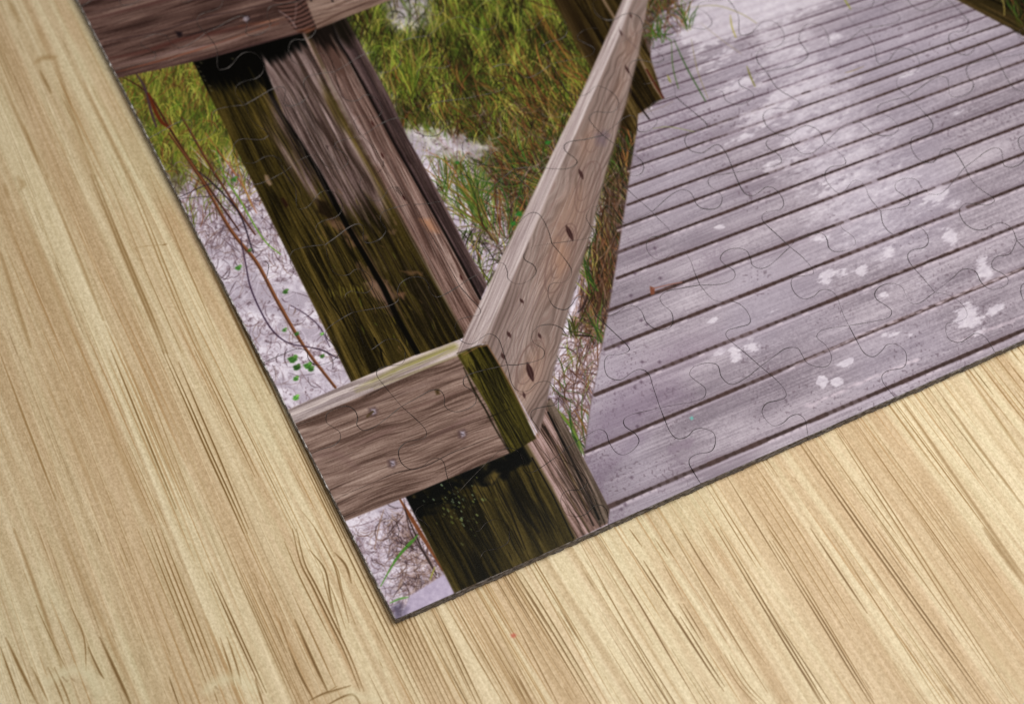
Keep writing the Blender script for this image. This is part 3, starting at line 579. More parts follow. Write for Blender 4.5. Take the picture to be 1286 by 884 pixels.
    for k in range(9):          # open grain by the near end
        o = k * 6.5
        cv.stroke(smooth([(652 + o * .8, 330 + o * .2), (632 + o * .8, 380), (618 + o * .7, 420 + o * .3), (632 + o * .5, 460 + o * .5)], 5), 1.2, C(108, 90, 90), .5, (.2, .2), .8)
    def ring(cx, cy, a, b, ang, w, c, al, t0=0, t1=2 * math.pi):
        pts = []
        for k in range(19):
            th = t0 + (t1 - t0) * k / 18; u = a * math.cos(th); v = b * math.sin(th)
            pts.append((cx + u * math.cos(ang) - v * math.sin(ang), cy + u * math.sin(ang) + v * math.cos(ang)))
        cv.stroke(pts, w, c, al, (1, 1), .8)
    A = math.radians(108)
    for (cx, cy, a, b, w) in ((704, 325, 46, 15, 2.2), (706, 318, 34, 10, 1.6), (707, 312, 25, 7, 1.4), (666, 462, 36, 16, 1.6), (662, 458, 26, 11, 1.5), (738, 235, 34, 13, 1.6), (736, 228, 26, 9, 1.4), (784, 120, 20, 7, 1.1), (793, 55, 16, 5, 1.1), (744, 178, 14, 8, 1.3)):
        ring(cx, cy, a, b, A, w, C(104, 82, 76), .6)
    cv.poly([(700, 300), (712, 312), (712, 336), (702, 348), (696, 330)], C(146, 112, 92), 6, .45)
    for (x0, y0, x1, y1, w) in ((711, 284, 719, 302, 6), (662, 456, 669, 478, 7.5), (727, 213, 732, 225, 4.5), (785, 83, 790, 93, 3.4), (791, 17, 793, 23, 2.6), (778, 38, 781, 45, 2.4), (653, 376, 657, 381, 3.6), (637, 417, 641, 424, 4), (676, 419, 679, 425, 3.4), (630, 444, 633, 451, 4), (657, 493, 659, 500, 3)):
        cv.stroke([(x0, y0), ((x0 + x1) / 2, (y0 + y1) / 2), (x1, y1)], w, C(52, 30, 28), .95, (.25, .35), .9)
        cv.stroke([(x0 - 1.5, y0 - 4), (x1 + 2, y1 + 5)], 1.2, C(92, 72, 68), .5, (.2, .2))
    cv.stroke([(778, 38), (790, 52), (800, 62)], 1.2, C(92, 76, 76), .6)
    cv.poly([(748, 170), (758, 164), (765, 172), (757, 184), (750, 182)], C(98, 84, 92), 5, .6, 3)
    cv.stroke([(582, 446), (600, 436), (612, 434), (628, 460), (650, 502), (676, 550)], 1.8, C(122, 92, 66), .8, (.6, .4), 1)
    cv.stroke([(574, 444), (604, 433)], 2, C(46, 38, 22), .5)
    # overall fine printed grain
    g = (vn(cv.X * 1.4, cv.Y * 1.4, 200) - .5) * .03
    cv.img += g[..., None]
    np.clip(cv.img, 0, 1, out=cv.img)
    # the print's own contrast and ink saturation
    m = cv.img; m += (m * m * (3 - 2 * m) - m) * .34
    L = m.mean(-1, keepdims=True); m -= (m - L) * .06
    np.clip(m, 0, 1, out=m)
    return cv

# ------------------------------------------------------------------ the bamboo board's grain
def paint_board():
    cv = Canvas(-760, -560, 1500, 1260, 1.65, THICK)
    rnd = random.Random(5)
    X, Y = cv.X, cv.Y
    LN = lambda x: .045 - .078 * ss(-260, 240, x)
    Xg = X - Y * LN(X)
    wob = (fbm(Xg / 300, Y / 900, 301, 2) - .5) * 24 + 0
    Xw = Xg + wob
    band = fbm(Xw / 46, Y / 1600, 303, 3, .55); med = fbm(Xw / 13, Y / 700, 305, 3)
    fine = fbm(Xw / 2.6, Y / 150, 307, 2); tiny = vn(X / 1.2, Y / 2.0, 309)
    c = mix(C(183, 157, 121), C(202, 185, 150), ss(.36, .60, band * .6 + med * .4))
    c = mix(c, C(194, 183, 147), ss(.5, .8, fbm(X / 170, Y / 190, 311, 2)) * .5)
    c = mix(c, C(164, 134, 98), ss(.60, .78, med) * .4)
    c += (fine - .5)[..., None] * C(24, 26, 30) * 1.1 + (tiny - .5)[..., None] * .10 + (vn(X / 2.2, Y / 2.6, 310) - .5)[..., None] * .05
    c = mix(c, C(150, 112, 66), ss(.70, .80, fbm(Xw / 3.2, Y / 420, 313, 3)) * .55 * ss(.35, .6, fbm(Xg / 60, Y / 300, 314, 2)))
    cv.img[:] = c
    DKC = [C(126, 92, 46), C(112, 80, 36), C(142, 106, 58), C(100, 72, 34)]
    # fine fibre streaks scattered in families
    for fam in range(620):
        x = rnd.uniform(-760, 1500); y = rnd.uniform(-760, 1260); n = rnd.choice([1, 1, 2, 3, 4, 6]); lean = float(LN(x)); L0 = rnd.uniform(40, 460); far = .35 + .65 * float(ss(-120, 260, x - (y - 500) * .35))
        for k in range(n):
            xx = x + k * rnd.uniform(2.6, 6.5); yy = y + rnd.uniform(-50, 50); L = L0 * rnd.uniform(.5, 1.1); pts = []
            ph = rnd.uniform(0, 6)
            for i in range(8):
                yv = yy + L * i / 7; wv = float((vn(np.array([xx / 120]), np.array([yv / 160]), 320)[0] - .5) * 3)
                pts.append(((xx + yv * lean + wv - cv.x0) * cv.S, (yv - cv.y0) * cv.S))
            cv.stroke(pts, rnd.uniform(.5, 1.7), rnd.choice(DKC), rnd.uniform(.45, 1.0) * far, (.12, .12), .5, False)
            if rnd.random() < .5: cv.stroke([(p[0] + 2.2, p[1]) for p in pts], 1.0, C(226, 208, 172), .5, (.1, .1), .7, False)  # pale companion line paints an embossed highlight
    for _ in range(2600):
        x = rnd.uniform(-1100, 1700); lean = float(LN(x)); y = rnd.uniform(-600, 1400); L = rnd.uniform(10, 60)
        cv.stroke([((x + y * lean - cv.x0) * cv.S, (y - cv.y0) * cv.S), ((x + (y + L) * lean - cv.x0) * cv.S, (y + L - cv.y0) * cv.S)], rnd.uniform(.4, 1.1), rnd.choice(DKC + [C(226, 210, 176)] * 2), rnd.uniform(.3, .7), (.1, .1), .5, False)
    def st(pts, w, a=.85, c=0, n=1, dx=6, soft=None):
        p0, p1 = np.array(pts[0], float), np.array(pts[-1], float); node_ = 345 < p0[0] < 425 and 600 < p0[1] < 740 and n < 3
        L = np.hypot(*(p1 - p0)); e = (p1 - p0) / L; P_ = []
        for q0 in pts:
            q0 = np.array(q0, float)
            if L > 90 and not node_ and w < 12: q0 = q0 * .2 + .8 * (p0 + e * np.dot(q0 - p0, e))
            P_.append(tuple(q0))
        pts = P_; w = w * (.82 if w < 6 else 1)
        for k in range(n):
            q = smooth([(x + k * dx, y) for x, y in pts], 5)
            cv.stroke(q, w, DKC[c] * .92 if isinstance(c, int) else c, min(1, a * 1.1), (.2, .25), soft if soft else max(.6, w * .35))
            if w < 4: cv.stroke(q + np.array([w * .9 + .3, 0]), .9, C(224, 206, 170), .55 * a, (.1, .1), .7)  # painted highlight beside thin streaks, as if embossed
    S_ = C(160, 128, 86)
    st([(0, 445), (27, 522), (50, 579), (70, 629)], 3, .7, 2); st([(104, 455), (129, 515), (154, 579), (189, 656)], 8, .45, S_, soft=4); st([(139, 440), (154, 475), (179, 540), (199, 589), (221, 639)], 2.6, .85)
    st([(166, 470), (186, 540), (206, 590), (236, 650)], 1.4, .6, 2, 3, 7); st([(203, 440), (234, 507), (256, 564), (286, 624), (306, 670)], 2.2, .95, 1, 2, 4.5); st([(224, 455), (251, 517), (281, 582), (312, 664)], 2.2, .9, 1)
    st([(244, 440), (276, 507), (298, 554), (320, 599)], 1.6, .85, 0, 2, 5); st([(276, 472), (300, 520), (340, 604), (372, 668)], 1.4, .8); st([(85, 540), (99, 572), (122, 629)], 5, .45, S_, soft=3)
    st([(150, 556), (176, 612), (196, 660)], 1.2, .7, 2, 3, 5); st([(17, 664), (40, 709), (67, 781), (77, 838)], 4, .6, 2, soft=2); st([(183, 664), (206, 726), (239, 803), (259, 858)], 1.9, .85, 0, 4, 6.2)
    st([(75, 664), (100, 724), (130, 790), (160, 850), (176, 884)], 4, .5, S_, soft=3); st([(45, 760), (60, 800), (84, 842)], 1.6, .7); st([(172, 664), (196, 720), (218, 772)], 1.4, .7, 2); st([(88, 760), (105, 800), (108, 842)], 2, .7)
    st([(261, 719), (299, 803), (330, 870)], 2.0, .9, 1, 2, 4.5); st([(276, 800), (288, 836), (294, 860)], 2.4, .8, 0, 2, 9); st([(302, 726), (322, 772), (346, 824), (374, 884)], 1.6, .85)
    st([(7, 801), (25, 843), (47, 884)], 4, .8, 0); st([(0, 812), (28, 890)], 2.6, .8); st([(110, 812), (124, 842), (130, 852)], 3, .75, 1); st([(125, 800), (142, 834), (158, 866), (166, 890)], 4.2, .8, 1); st([(60, 838), (72, 864), (82, 890)], 2.6, .7, 0, 2, 8)
    st([(212, 850), (226, 890)], 2, .8, 1); st([(268, 866), (274, 884)], 2, .6); st([(40, 838), (60, 880)], 3, .6)
    # the wavy fibres round the culm node, below the puzzle's corner
    st([(367, 664), (377, 706), (392, 736), (414, 781), (432, 818), (452, 868)], 2.4, .95, 1, 2, 5); st([(357, 680), (376, 724), (398, 768), (418, 808)], 2, .85, 0)
    st([(388, 690), (408, 716), (416, 756), (428, 796)], 2.4, .9, 1); st([(395, 664), (418, 706), (427, 738), (438, 782)], 2.2, .85, 0); st([(420, 694), (434, 710), (441, 732)], 3.2, .85, 1); st([(377, 640), (396, 664), (410, 690), (424, 716), (430, 742), (446, 784)], 1.8, .7, 0)
    st([(404, 718), (410, 742), (420, 776)], 1.8, .7); st([(414, 734), (424, 760), (434, 790)], 1.6, .7)
    st([(352, 520), (390, 604), (419, 664), (459, 746), (499, 826), (533, 894)], 2.0, .85, 1, 8, 6.4)
    st([(300, 400), (340, 486), (372, 556), (404, 622), (430, 676)], 2.2, .85, 1, 3, 6.5); st([(266, 340), (300, 412), (340, 496)], 4, .75, 0, 2, 6)  # last pair: dark streak with the puzzle's contact shadow painted in
    st([(370, 778), (392, 833), (412, 870)], 3.6, .9, 1); st([(362, 813), (376, 846), (393, 878)], 3.2, .85, 1); st([(350, 776), (362, 812)], 1.8, .8); st([(322, 734), (347, 788), (360, 820)], 1.8, .8); st([(322, 790), (344, 840), (362, 890)], 1.4, .6, C(226, 208, 172))
    st([(320, 852), (332, 890)], 3, .8); st([(445, 660), (470, 712)], 2, .5)
    st([(388, 880), (404, 872), (420, 867), (440, 861)], 3.4, .85, 1); st([(404, 890), (424, 878), (442, 872), (450, 880), (454, 892)], 3.2, .85, 1); st([(414, 867), (424, 861)], 1.6, .7)
    # right of the corner
    st([(520, 778), (545, 828), (572, 884)], 1.2, .7); st([(541, 763), (569, 818), (600, 886)], 2.0, .9, 1, 2, 6); st([(528, 770), (556, 824), (580, 880)], 1.3, .6, 0, 3, 7); st([(559, 758), (595, 821), (634, 886)], 1.8, .8)
    st([(583, 745), (615, 804), (650, 862), (664, 890)], 1.6, .8, 0, 2, 7); st([(598, 738), (640, 818), (676, 884)], 1.5, .7); st([(640, 719), (685, 783), (742, 886)], 2.0, .9, 1, 3, 7); st([(664, 708), (708, 786), (764, 886)], 1.6, .7, 2, 2, 10)
    st([(640, 768), (676, 836), (704, 890)], 2.0, .8); st([(640, 842), (664, 888)], 2, .8, 0, 2, 7); st([(727, 679), (779, 776), (842, 886)], 1.6, .8); st([(752, 674), (804, 754), (834, 813), (878, 886)], 2.0, .9, 1); st([(742, 680), (790, 756), (820, 810)], 1.2, .6)
    st([(789, 686), (824, 741), (864, 808), (909, 868)], 2.4, .9, 1); st([(808, 704), (838, 752)], 2.4, .8, 1); st([(790, 664), (806, 686)], 2, .8); st([(822, 676), (838, 700)], 1.8, .7, 0, 2, 8); st([(832, 706), (858, 752)], 1.6, .7)
    st([(848, 774), (876, 822), (904, 862)], 2.2, .85, 1, 2, 6); st([(852, 758), (880, 804)], 1.8, .8, 1, 2, 6); st([(904, 822), (926, 858), (950, 884)], 1.6, .75, 0, 3, 6); st([(841, 664), (884, 744), (914, 798), (964, 870)], 2.4, .8, 0)
    st([(899, 664), (938, 731), (966, 778), (1010, 850), (1034, 888)], 2.2, .9, 1, 2, 5); st([(856, 664), (880, 704), (904, 740)], 2.0, .85, 1); st([(874, 664), (902, 712)], 1.2, .6); st([(920, 770), (942, 806), (962, 834)], 1.2, .7)
    st([(966, 679), (1031, 778), (1065, 838), (1096, 888)], 2.2, .95, 1, 2, 4.5); st([(983, 689), (1041, 786), (1097, 878)], 1.8, .8); st([(1018, 664), (1055, 719), (1089, 770)], 2.6, .9, 1); st([(1040, 664), (1080, 724), (1126, 794), (1180, 884)], 1.6, .7)
    st([(940, 600), (985, 664), (1030, 740), (1060, 790)], 1.6, .7, 2, 3, 10); st([(1004, 556), (1040, 614), (1075, 664), (1140, 751), (1202, 831), (1240, 890)], 2.4, .9, 1, 2, 5.5); st([(1030, 548), (1070, 610), (1110, 664), (1160, 734), (1232, 830)], 1.8, .75, 0)
    st([(1046, 536), (1090, 606), (1130, 664), (1190, 759), (1266, 876)], 2.0, .85, 0, 2, 6); st([(1128, 660), (1190, 745), (1250, 820), (1290, 876)], 16, .35, S_, soft=8); st([(1200, 666), (1250, 736), (1300, 806)], 20, .35, S_, soft=10); st([(1236, 664), (1290, 738)], 6, .6, 0, soft=3)
    st([(1136, 508), (1175, 564), (1242, 664), (1290, 730)], 4.4, .6, 0, soft=2); st([(1185, 501), (1235, 573), (1290, 642)], 3.2, .6, 0, soft=1.6); st([(1210, 464), (1250, 516), (1290, 580)], 4, .55, 2, soft=2); st([(1160, 500), (1200, 560), (1250, 630)], 1.5, .5); st([(966, 778), (1000, 830), (1036, 888)], 2.4, .8, 1)
    st([(1068, 520), (1100, 570), (1150, 640), (1190, 700)], 1.3, .6); st([(884, 606), (930, 680), (950, 712)], 1.6, .8, 0, 2, 6); st([(910, 594), (950, 660), (985, 716)], 2.0, .8, 1)
    # left side, far
    st([(57, 220), (87, 292), (109, 349), (130, 402)], 3.4, .6, 2, soft=2); st([(114, 220), (149, 315), (184, 389), (206, 444)], 3.2, .75, 0, 2, 4, soft=1.6); st([(157, 220), (189, 305), (212, 370), (247, 440)], 2.2, .65, 2, 2, 5); st([(187, 220), (232, 335), (278, 435)], 2, .6, 2)
    st([(25, 265), (62, 340), (100, 435)], 6, .42, S_, soft=4); st([(0, 318), (20, 374), (38, 436)], 4, .6, 2, soft=2.5); st([(170, 312), (202, 378), (228, 444)], 1.4, .7, 0); st([(135, 220), (165, 300), (182, 336)], 2.6, .4, 2)
    st([(10, 0), (24, 28)], 5, .5, 2, soft=3); st([(45, 32), (60, 72)], 7, .4, S_, soft=5); st([(50, 90), (64, 117)], 4, .65, 0, soft=2.5); st([(68, 74), (82, 115), (107, 190), (118, 226)], 4, .5, 2, soft=3); st([(0, 100), (32, 175), (60, 224)], 4.4, .5, 2, soft=3)
    st([(105, 105), (135, 165), (165, 230)], 3.4, .45, 2, soft=2.4); st([(118, 108), (150, 170), (175, 225)], 3, .4, 2, soft=2.4); st([(30, 158), (48, 206)], 3, .5, 2, soft=2); st([(90, 160), (104, 196), (128, 226)], 5, .45, S_, soft=4)
    st([(44, 80), (52, 74), (62, 73), (70, 72)], 7, .5, 2, soft=4); st([(22, 222), (28, 232), (26, 238)], 7, .4, 2, soft=3); st([(6, 232), (10, 250)], 5, .35, 2, soft=3)
    st([(168, 312), (188, 309), (206, 308)], 1.2, .7, 0); st([(204, 308), (210, 307)], 2.6, .9, 0)
    # pale waxy ring of the node
    for p in ([(60, 856), (90, 842), (112, 848), (128, 870)], [(258, 868), (274, 856), (296, 852), (320, 866)], [(440, 870), (470, 880)]):
        cv.stroke(smooth(p, 5), 12, C(206, 196, 162), .55, (.5, .5), 6)
    for p in ([(78, 850), (84, 856)], [(90, 852), (93, 855)], [(270, 862), (274, 866)]): cv.stroke(p, 2, C(150, 126, 92), .7)
    cv.poly([(641, 797), (645, 795), (648, 797), (646, 801), (642, 800)], C(172, 78, 58), 1.4, .8)
    np.clip(cv.img, 0, 1, out=cv.img)
    return cv

# ------------------------------------------------------------------ jigsaw cuts
NX = NY = 10
JS = {(0, 0): (497, 778), (1, 0): (616, 725), (2, 0): (762, 656), (3, 0): (880, 607), (4, 0): (1014, 546), (5, 0): (1123, 498), (6, 0): (1250, 443),
      (0, 1): (442, 673), (1, 1): (572, 622), (2, 1): (698, 574), (3, 1): (829, 512), (4, 1): (955, 460), (5, 1): (1066, 409), (6, 1): (1174, 367),
      (0, 2): (388, 571), (1, 2): (504, 510), (2, 2): (637, 458), (3, 2): (748, 396), (4, 2): (879, 358), (5, 2): (992, 310), (6, 2): (1106, 265),
      (0, 3): (330, 455), (1, 3): (443, 392), (2, 3): (577, 359), (3, 3): (693, 306), (4, 3): (819, 266), (5, 3): (922, 217), (6, 3): (1036, 180),
      (0, 4): (276, 355), (2, 4): (514, 257), (3, 4): (645, 212), (4, 4): (757, 170), (5, 4): (848, 121), (6, 4): (962, 90), (0, 5): (219, 252), (2, 5): (455, 171)}
# cuts that run up-and-right (H) and those that run from a junction down to the one below it (V), traced
HS = {(0, 2): [(403, 564), (419, 559), (427, 551), (426, 542), (418, 536), (410, 530), (411, 519), (423, 512), (437, 510), (446, 516), (449, 525), (448, 533), (455.5, 540), (468, 537), (484, 526)],
      (1, 2): [(523, 500), (541, 490), (553, 490.5), (558, 499), (558, 508), (563, 514), (573.6, 517), (588, 513), (597, 506), (597, 496), (590, 488.5), (583, 484), (582, 477), (587, 471), (606, 465)],
      (2, 2): [(650, 458), (674, 453), (683, 447), (682, 438), (670, 430), (668, 420), (676, 410), (692, 407.5), (705, 412), (712, 420), (722, 415), (735, 403)],
      (3, 2): [(768, 396), (786, 386), (798, 385), (806, 392), (812, 405), (825, 414), (840, 412), (845, 404), (843, 392), (832, 382), (829, 373), (838, 366), (856, 362)],
      (0, 1): [(460.5, 663), (481, 652), (495, 653), (501, 665), (500, 675), (506, 683), (520, 688), (536, 680), (541, 667), (534, 657), (524, 649), (523, 640), (534, 633), (555, 629)],
      (1, 1): [(592, 600), (612, 580), (626, 567), (638, 562), (650, 566), (656, 577), (660, 589), (670, 592)],
      (2, 1): [(718, 558), (736, 547), (751, 539), (761, 543), (765, 555), (773, 567), (783, 571), (795, 565), (802.6, 554), (797.5, 544), (785, 535), (784, 526), (795, 520), (812, 516)],
      (3, 1): [(850, 508), (872, 504), (884, 499), (885.5, 487.5), (871, 476), (866, 469.5), (871, 461), (886, 456), (901, 458.5), (906, 473), (918, 482.6), (936, 475)],
      (4, 1): [(974, 446), (987, 437.5), (1001, 437), (1007, 445), (1014, 456), (1030, 461), (1041, 458), (1044, 447), (1037, 433.6), (1026, 424), (1030, 416), (1043, 412)],
      (5, 1): [(1090, 405), (1110, 401), (1118, 397), (1119.5, 390), (1111.5, 383), (1101, 376), (1099, 367), (1107, 359), (1120, 356), (1132, 360), (1137, 369), (1142, 379), (1154, 381)],
      (6, 1): [(1195, 350.5), (1207, 339.5), (1217, 338), (1226, 342), (1232, 354), (1241, 362), (1252, 363), (1264, 358), (1266, 350), (1258, 343), (1247, 337), (1246, 329), (1253, 322), (1268, 319)],
      (4, 2): [(903, 357), (917, 353), (923, 347), (921, 339), (909, 331), (904.6, 324), (910, 316), (924, 311.5), (937, 314.5), (942.6, 325), (945, 333), (955, 337), (968, 332)],
      (5, 2): [(1003, 300), (1026, 293), (1035, 295), (1039, 302), (1041, 311), (1049, 316), (1064, 314), (1073.5, 308), (1073.5, 300), (1066, 293), (1057, 286), (1058, 279), (1074, 273)],
      (6, 2): [(1123, 262), (1138, 259), (1143, 253), (1136, 246), (1125, 238), (1126, 229), (1138, 224), (1151, 226), (1158, 236), (1170, 244), (1186, 240)],
      (0, 3): [(350, 447), (372, 438), (385, 441), (387, 450), (396, 458), (410, 456), (422, 449), (425, 441), (417, 431), (409, 422), (411, 413), (424, 403)],
      (1, 3): [(466, 388), (488, 384), (500, 377), (499, 367), (503, 356), (514, 349), (528, 348), (537, 355), (540, 366), (548, 373), (560, 369)],
      (2, 3): [(588, 351), (605, 342), (620, 332), (632, 331), (637, 341), (638, 350), (648, 356.5), (662, 354), (673, 343), (670, 333), (660, 327), (657.7, 320), (664, 312), (678, 308)],
      (3, 3): [(716, 303), (738, 299.5), (746, 293), (741, 283), (736, 273), (741, 263), (756, 258), (770, 262), (777, 273), (786, 281), (800, 275)],
      (4, 3): [(840, 247), (855, 238.5), (866, 241), (871.5, 249), (875, 257), (883, 262), (897, 262.5), (905, 257), (906.5, 247), (900, 239.5), (891, 233), (889.5, 226), (896, 221)],
      (5, 3): [(942, 213.6), (966, 210), (979, 206), (981, 200), (976, 193), (966, 187), (962, 180), (968, 173), (981, 170.6), (992, 174), (998, 185), (1008, 193), (1020, 192)],
      (2, 4): [(534, 256), (552, 253), (566, 251), (571, 245), (564, 236), (560, 226), (568, 219), (582, 219), (592, 226), (598, 236), (610, 238), (628, 226)],
      (3, 4): [(668, 210), (692, 212), (712, 212), (724, 206), (722, 199), (711, 191), (708.6, 183), (716, 178), (736, 175)],
      (5, 4): [(868, 119), (889, 114.5), (900, 112.5), (908, 117), (912, 127), (926, 132), (941, 127), (946, 119), (940, 113), (930, 108), (928, 101), (937, 95.5)]}
VS = {(1, 1): [(519, 523), (532, 536), (535.5, 544), (531, 550.5), (513, 553.5), (502, 562), (500.5, 571), (505, 582), (516.6, 589), (529, 586), (540, 577.5), (549, 575), (557, 580), (562, 600)],
      (1, 0): [(577, 640), (583, 655), (592, 666), (602, 666), (611, 656), (623, 652), (635, 657), (640, 669), (637, 682), (622, 689), (609, 692), (604, 701), (608, 713)],
      (1, 2): [(452, 420), (458, 434), (466, 438.5), (475, 433), (485, 426.5), (497, 426), (506, 434), (509, 446), (504, 457), (486, 459.5), (475, 464), (473.5, 472), (484, 486)],
      (2, 1): [(643, 482), (652, 491), (664, 490), (674, 481), (688, 479), (699, 488), (702, 500), (697, 508), (681, 511), (669, 515), (667, 524), (676, 538)],
      (2, 0): [(715, 582), (734, 598), (737, 606), (730, 614), (712, 616), (705, 623), (705, 634), (711, 645), (724, 648.5), (736, 645), (746, 635), (756, 634.5), (763, 643)],
      (2, 2): [(590, 374), (602, 387), (602, 395), (588, 398), (575, 403), (571.5, 414), (578, 427), (592, 432), (605, 424), (615, 419), (626, 426), (632, 442)],
      (3, 1): [(762, 409), (788, 434), (789, 441), (780, 445), (764, 446.5), (759, 456), (763, 472), (779, 477), (796, 466), (806, 464), (815, 470), (820, 485)],
      (3, 0): [(836, 530), (842, 543), (850, 550.5), (862, 549), (873, 539), (886, 538.5), (897, 545), (898, 558), (892, 567), (876, 570), (867, 575), (865.5, 582), (870, 591)],
      (4, 0): [(974, 476), (986, 490), (986, 499), (975, 503), (963, 506), (957, 516), (962, 527), (972, 534.5), (983, 531), (992, 523), (1002, 520), (1011, 527)],
      (4, 1): [(899, 384), (915, 398), (921, 408), (920, 416), (911, 421), (898, 425), (894, 432), (900, 441), (920, 458) ][:0] or [(897, 377), (922, 379), (935, 387), (942, 399), (940, 407), (926, 411), (914, 415), (912, 422), (922, 432), (938, 445)],
      (5, 0): [(1076, 428), (1085, 443), (1096, 448), (1106, 442), (1114, 433), (1126, 432.5), (1137, 442), (1138, 455), (1133, 462), (1117, 465), (1108.5, 470), (1108, 478), (1114, 487)],
      (5, 1): [(1008, 323), (1020, 337), (1021, 344), (1012, 346), (996, 349), (994, 359), (1000, 370), (1010, 375.5), (1022, 372), (1030, 365), (1040, 364), (1050, 371), (1058, 392)],
      (6, 0): [(1190, 370), (1206, 380), (1214, 391), (1213, 399), (1203, 404), (1190, 406), (1187.5, 414), (1192, 426), (1205, 430), (1216, 424), (1226, 418.5), (1238, 424)],
      (6, 1): [(1109, 281), (1118, 292), (1130, 297), (1143, 288), (1155, 286), (1164, 294), (1166, 304), (1160, 311), (1146, 314), (1140, 321), (1144, 332), (1160, 350)],
      (4, 2): [(826, 274), (840, 288), (840, 294), (832, 296.5), (818, 298), (812, 306), (814, 317), (823, 325), (834, 325), (845, 317.5), (857, 315.5), (866, 325), (872, 341)],
      (4, 3): [(775, 183), (793, 192), (806, 203), (808, 213), (802, 220), (788, 222), (781, 229), (787, 237), (803, 252)],
      (5, 3): [(859, 131), (885, 153), (887, 160), (880, 164), (867, 167), (860, 174), (862, 183), (869, 190), (882, 192), (893, 185), (902, 182), (911, 191)],
      (5, 2): [(930, 235), (937, 244), (946, 246), (955, 240), (963, 235), (973, 237), (982, 248), (984, 257), (979, 263.5), (963, 266), (957, 272), (960, 280), (975, 294)],
      (6, 2): [(1052, 190), (1061, 200), (1060, 207), (1043, 210), (1036, 218), (1039, 229), (1052, 242), (1062, 238), (1070, 228), (1079, 227), (1087, 235), (1092, 248)],
      (2, 3): [(462, 186), (476, 190), (483, 198), (479, 204), (460, 205), (453.5, 212), (457, 225), (469, 236), (479, 231), (489, 222), (499, 222.6), (507, 234)],
      (3, 3): [(652, 224), (664, 236), (664, 243), (652, 247), (643, 256), (642, 270), (650, 280), (658, 273), (666, 267.5), (675, 268), (682, 276), (689, 291)]}
TV = [[(.226, -.02), (.453, .06), (.50, .022), (.494, -.058), (.40, -.217), (.444, -.33), (.593, -.36), (.705, -.31), (.746, -.22), (.729, -.10), (.755, -.014), (.856, .032)],
      [(.226, -.031), (.39, -.033), (.47, .03), (.492, .123), (.454, .207), (.475, .275), (.584, .333), (.72, .334), (.80, .252), (.775, .16), (.721, .078), (.757, -.012), (.869, -.02)]]
TH = [[(.203, .054), (.339, .059), (.424, .019), (.441, -.072), (.452, -.175), (.557, -.268), (.657, -.266), (.708, -.20), (.70, -.089), (.656, .021), (.713, .068), (.824, .052)],
      [(.153, -.03), (.30, -.065), (.409, -.063), (.447, -.005), (.40, .091), (.365, .17), (.425, .224), (.542, .223), (.633, .156), (.636, .051), (.695, -.05), (.826, -.049)]]

def cuts():
    rnd = random.Random(3)
    J = {}
    for i in range(NX + 1):
        for j in range(NY + 1):
            if (i, j) in JS:
                a, b = to_plane(*[np.array([q]) for q in JS[(i, j)]]); X, Y = float(a[0]), float(b[0])
            else:
                X = i * CELLX + rnd.uniform(-6, 6); Y = j * CELLY + rnd.uniform(-6, 6) + (6 if i > 3 else 0)
            if i == 0: X = 0.0
            if j == 0: Y = 0.0
            if i == NX: X = NX * CELLX
            if j == NY: Y = NY * CELLY
            J[(i, j)] = (X, Y)
    def line(P, Q, mid=None, tmpl=None, sgn=1):
        P = np.array(P); Q = np.array(Q)
        if mid is not None:
            a = np.array(mid, float); X, Y = to_plane(a[:, 0], a[:, 1]); pts = [P] + [np.array(t) for t in zip(X, Y)] + [Q]
        else:
            d = Q - P; n = np.array([-d[1], d[0]]); pts = [P] + [P + d * s + n * t * sgn for s, t in tmpl] + [Q]
        s = smooth(pts, 5)
        return s
    def edge(P, Q, ax):        # outer side: straight, very slightly worn, its corners pressed round
        P = np.array(P); Q = np.array(Q); m = 56; t = np.linspace(0, 1, m); e = P + (Q - P) * t[:, None]
        L = np.hypot(*(Q - P)); d = np.minimum(t, 1 - t) * L
        e[:, ax] = e[:, ax] + (vn(t * 17 + P[0] * .1, t * 0 + P[1] * .1, 77) - .5) * .25 * np.clip(d / 4, 0, 1) + 0.9 * np.exp(-d / 1.1) * (1 if e[0, ax] < 10 else -1)
        return e
    H, V = {}, {}
    for i in range(NX):
        for j in range(NY + 1):
            P, Q = J[(i, j)], J[(i + 1, j)]
            if j in (0, NY): H[(i, j)] = edge(P, Q, 1); continue
            H[(i, j)] = line(P, Q, HS.get((i, j)), rnd.choice(TH), rnd.choice([1, 1, -1]))
    for i in range(NX + 1):
        for j in range(NY):
            P, Q = J[(i, j + 1)], J[(i, j)]
            if i in (0, NX): V[(i, j)] = edge(P, Q, 0); continue
            V[(i, j)] = line(P, Q, VS.get((i, j)), rnd.choice(TV), rnd.choice([1, -1, -1]))
    return H, V

def outline(H, V, i, j):
    a = [p for p in H[(i, j)]][:-1]                       # lower side, left to right
    b = [p for p in V[(i + 1, j)][::-1]][:-1]             # right side, upwards
    c = [p for p in H[(i, j + 1)][::-1]][:-1]             # upper side, right to left
    d = [p for p in V[(i, j)]][:-1]                       # left side, downwards
    return np.array(a + b + c + d)

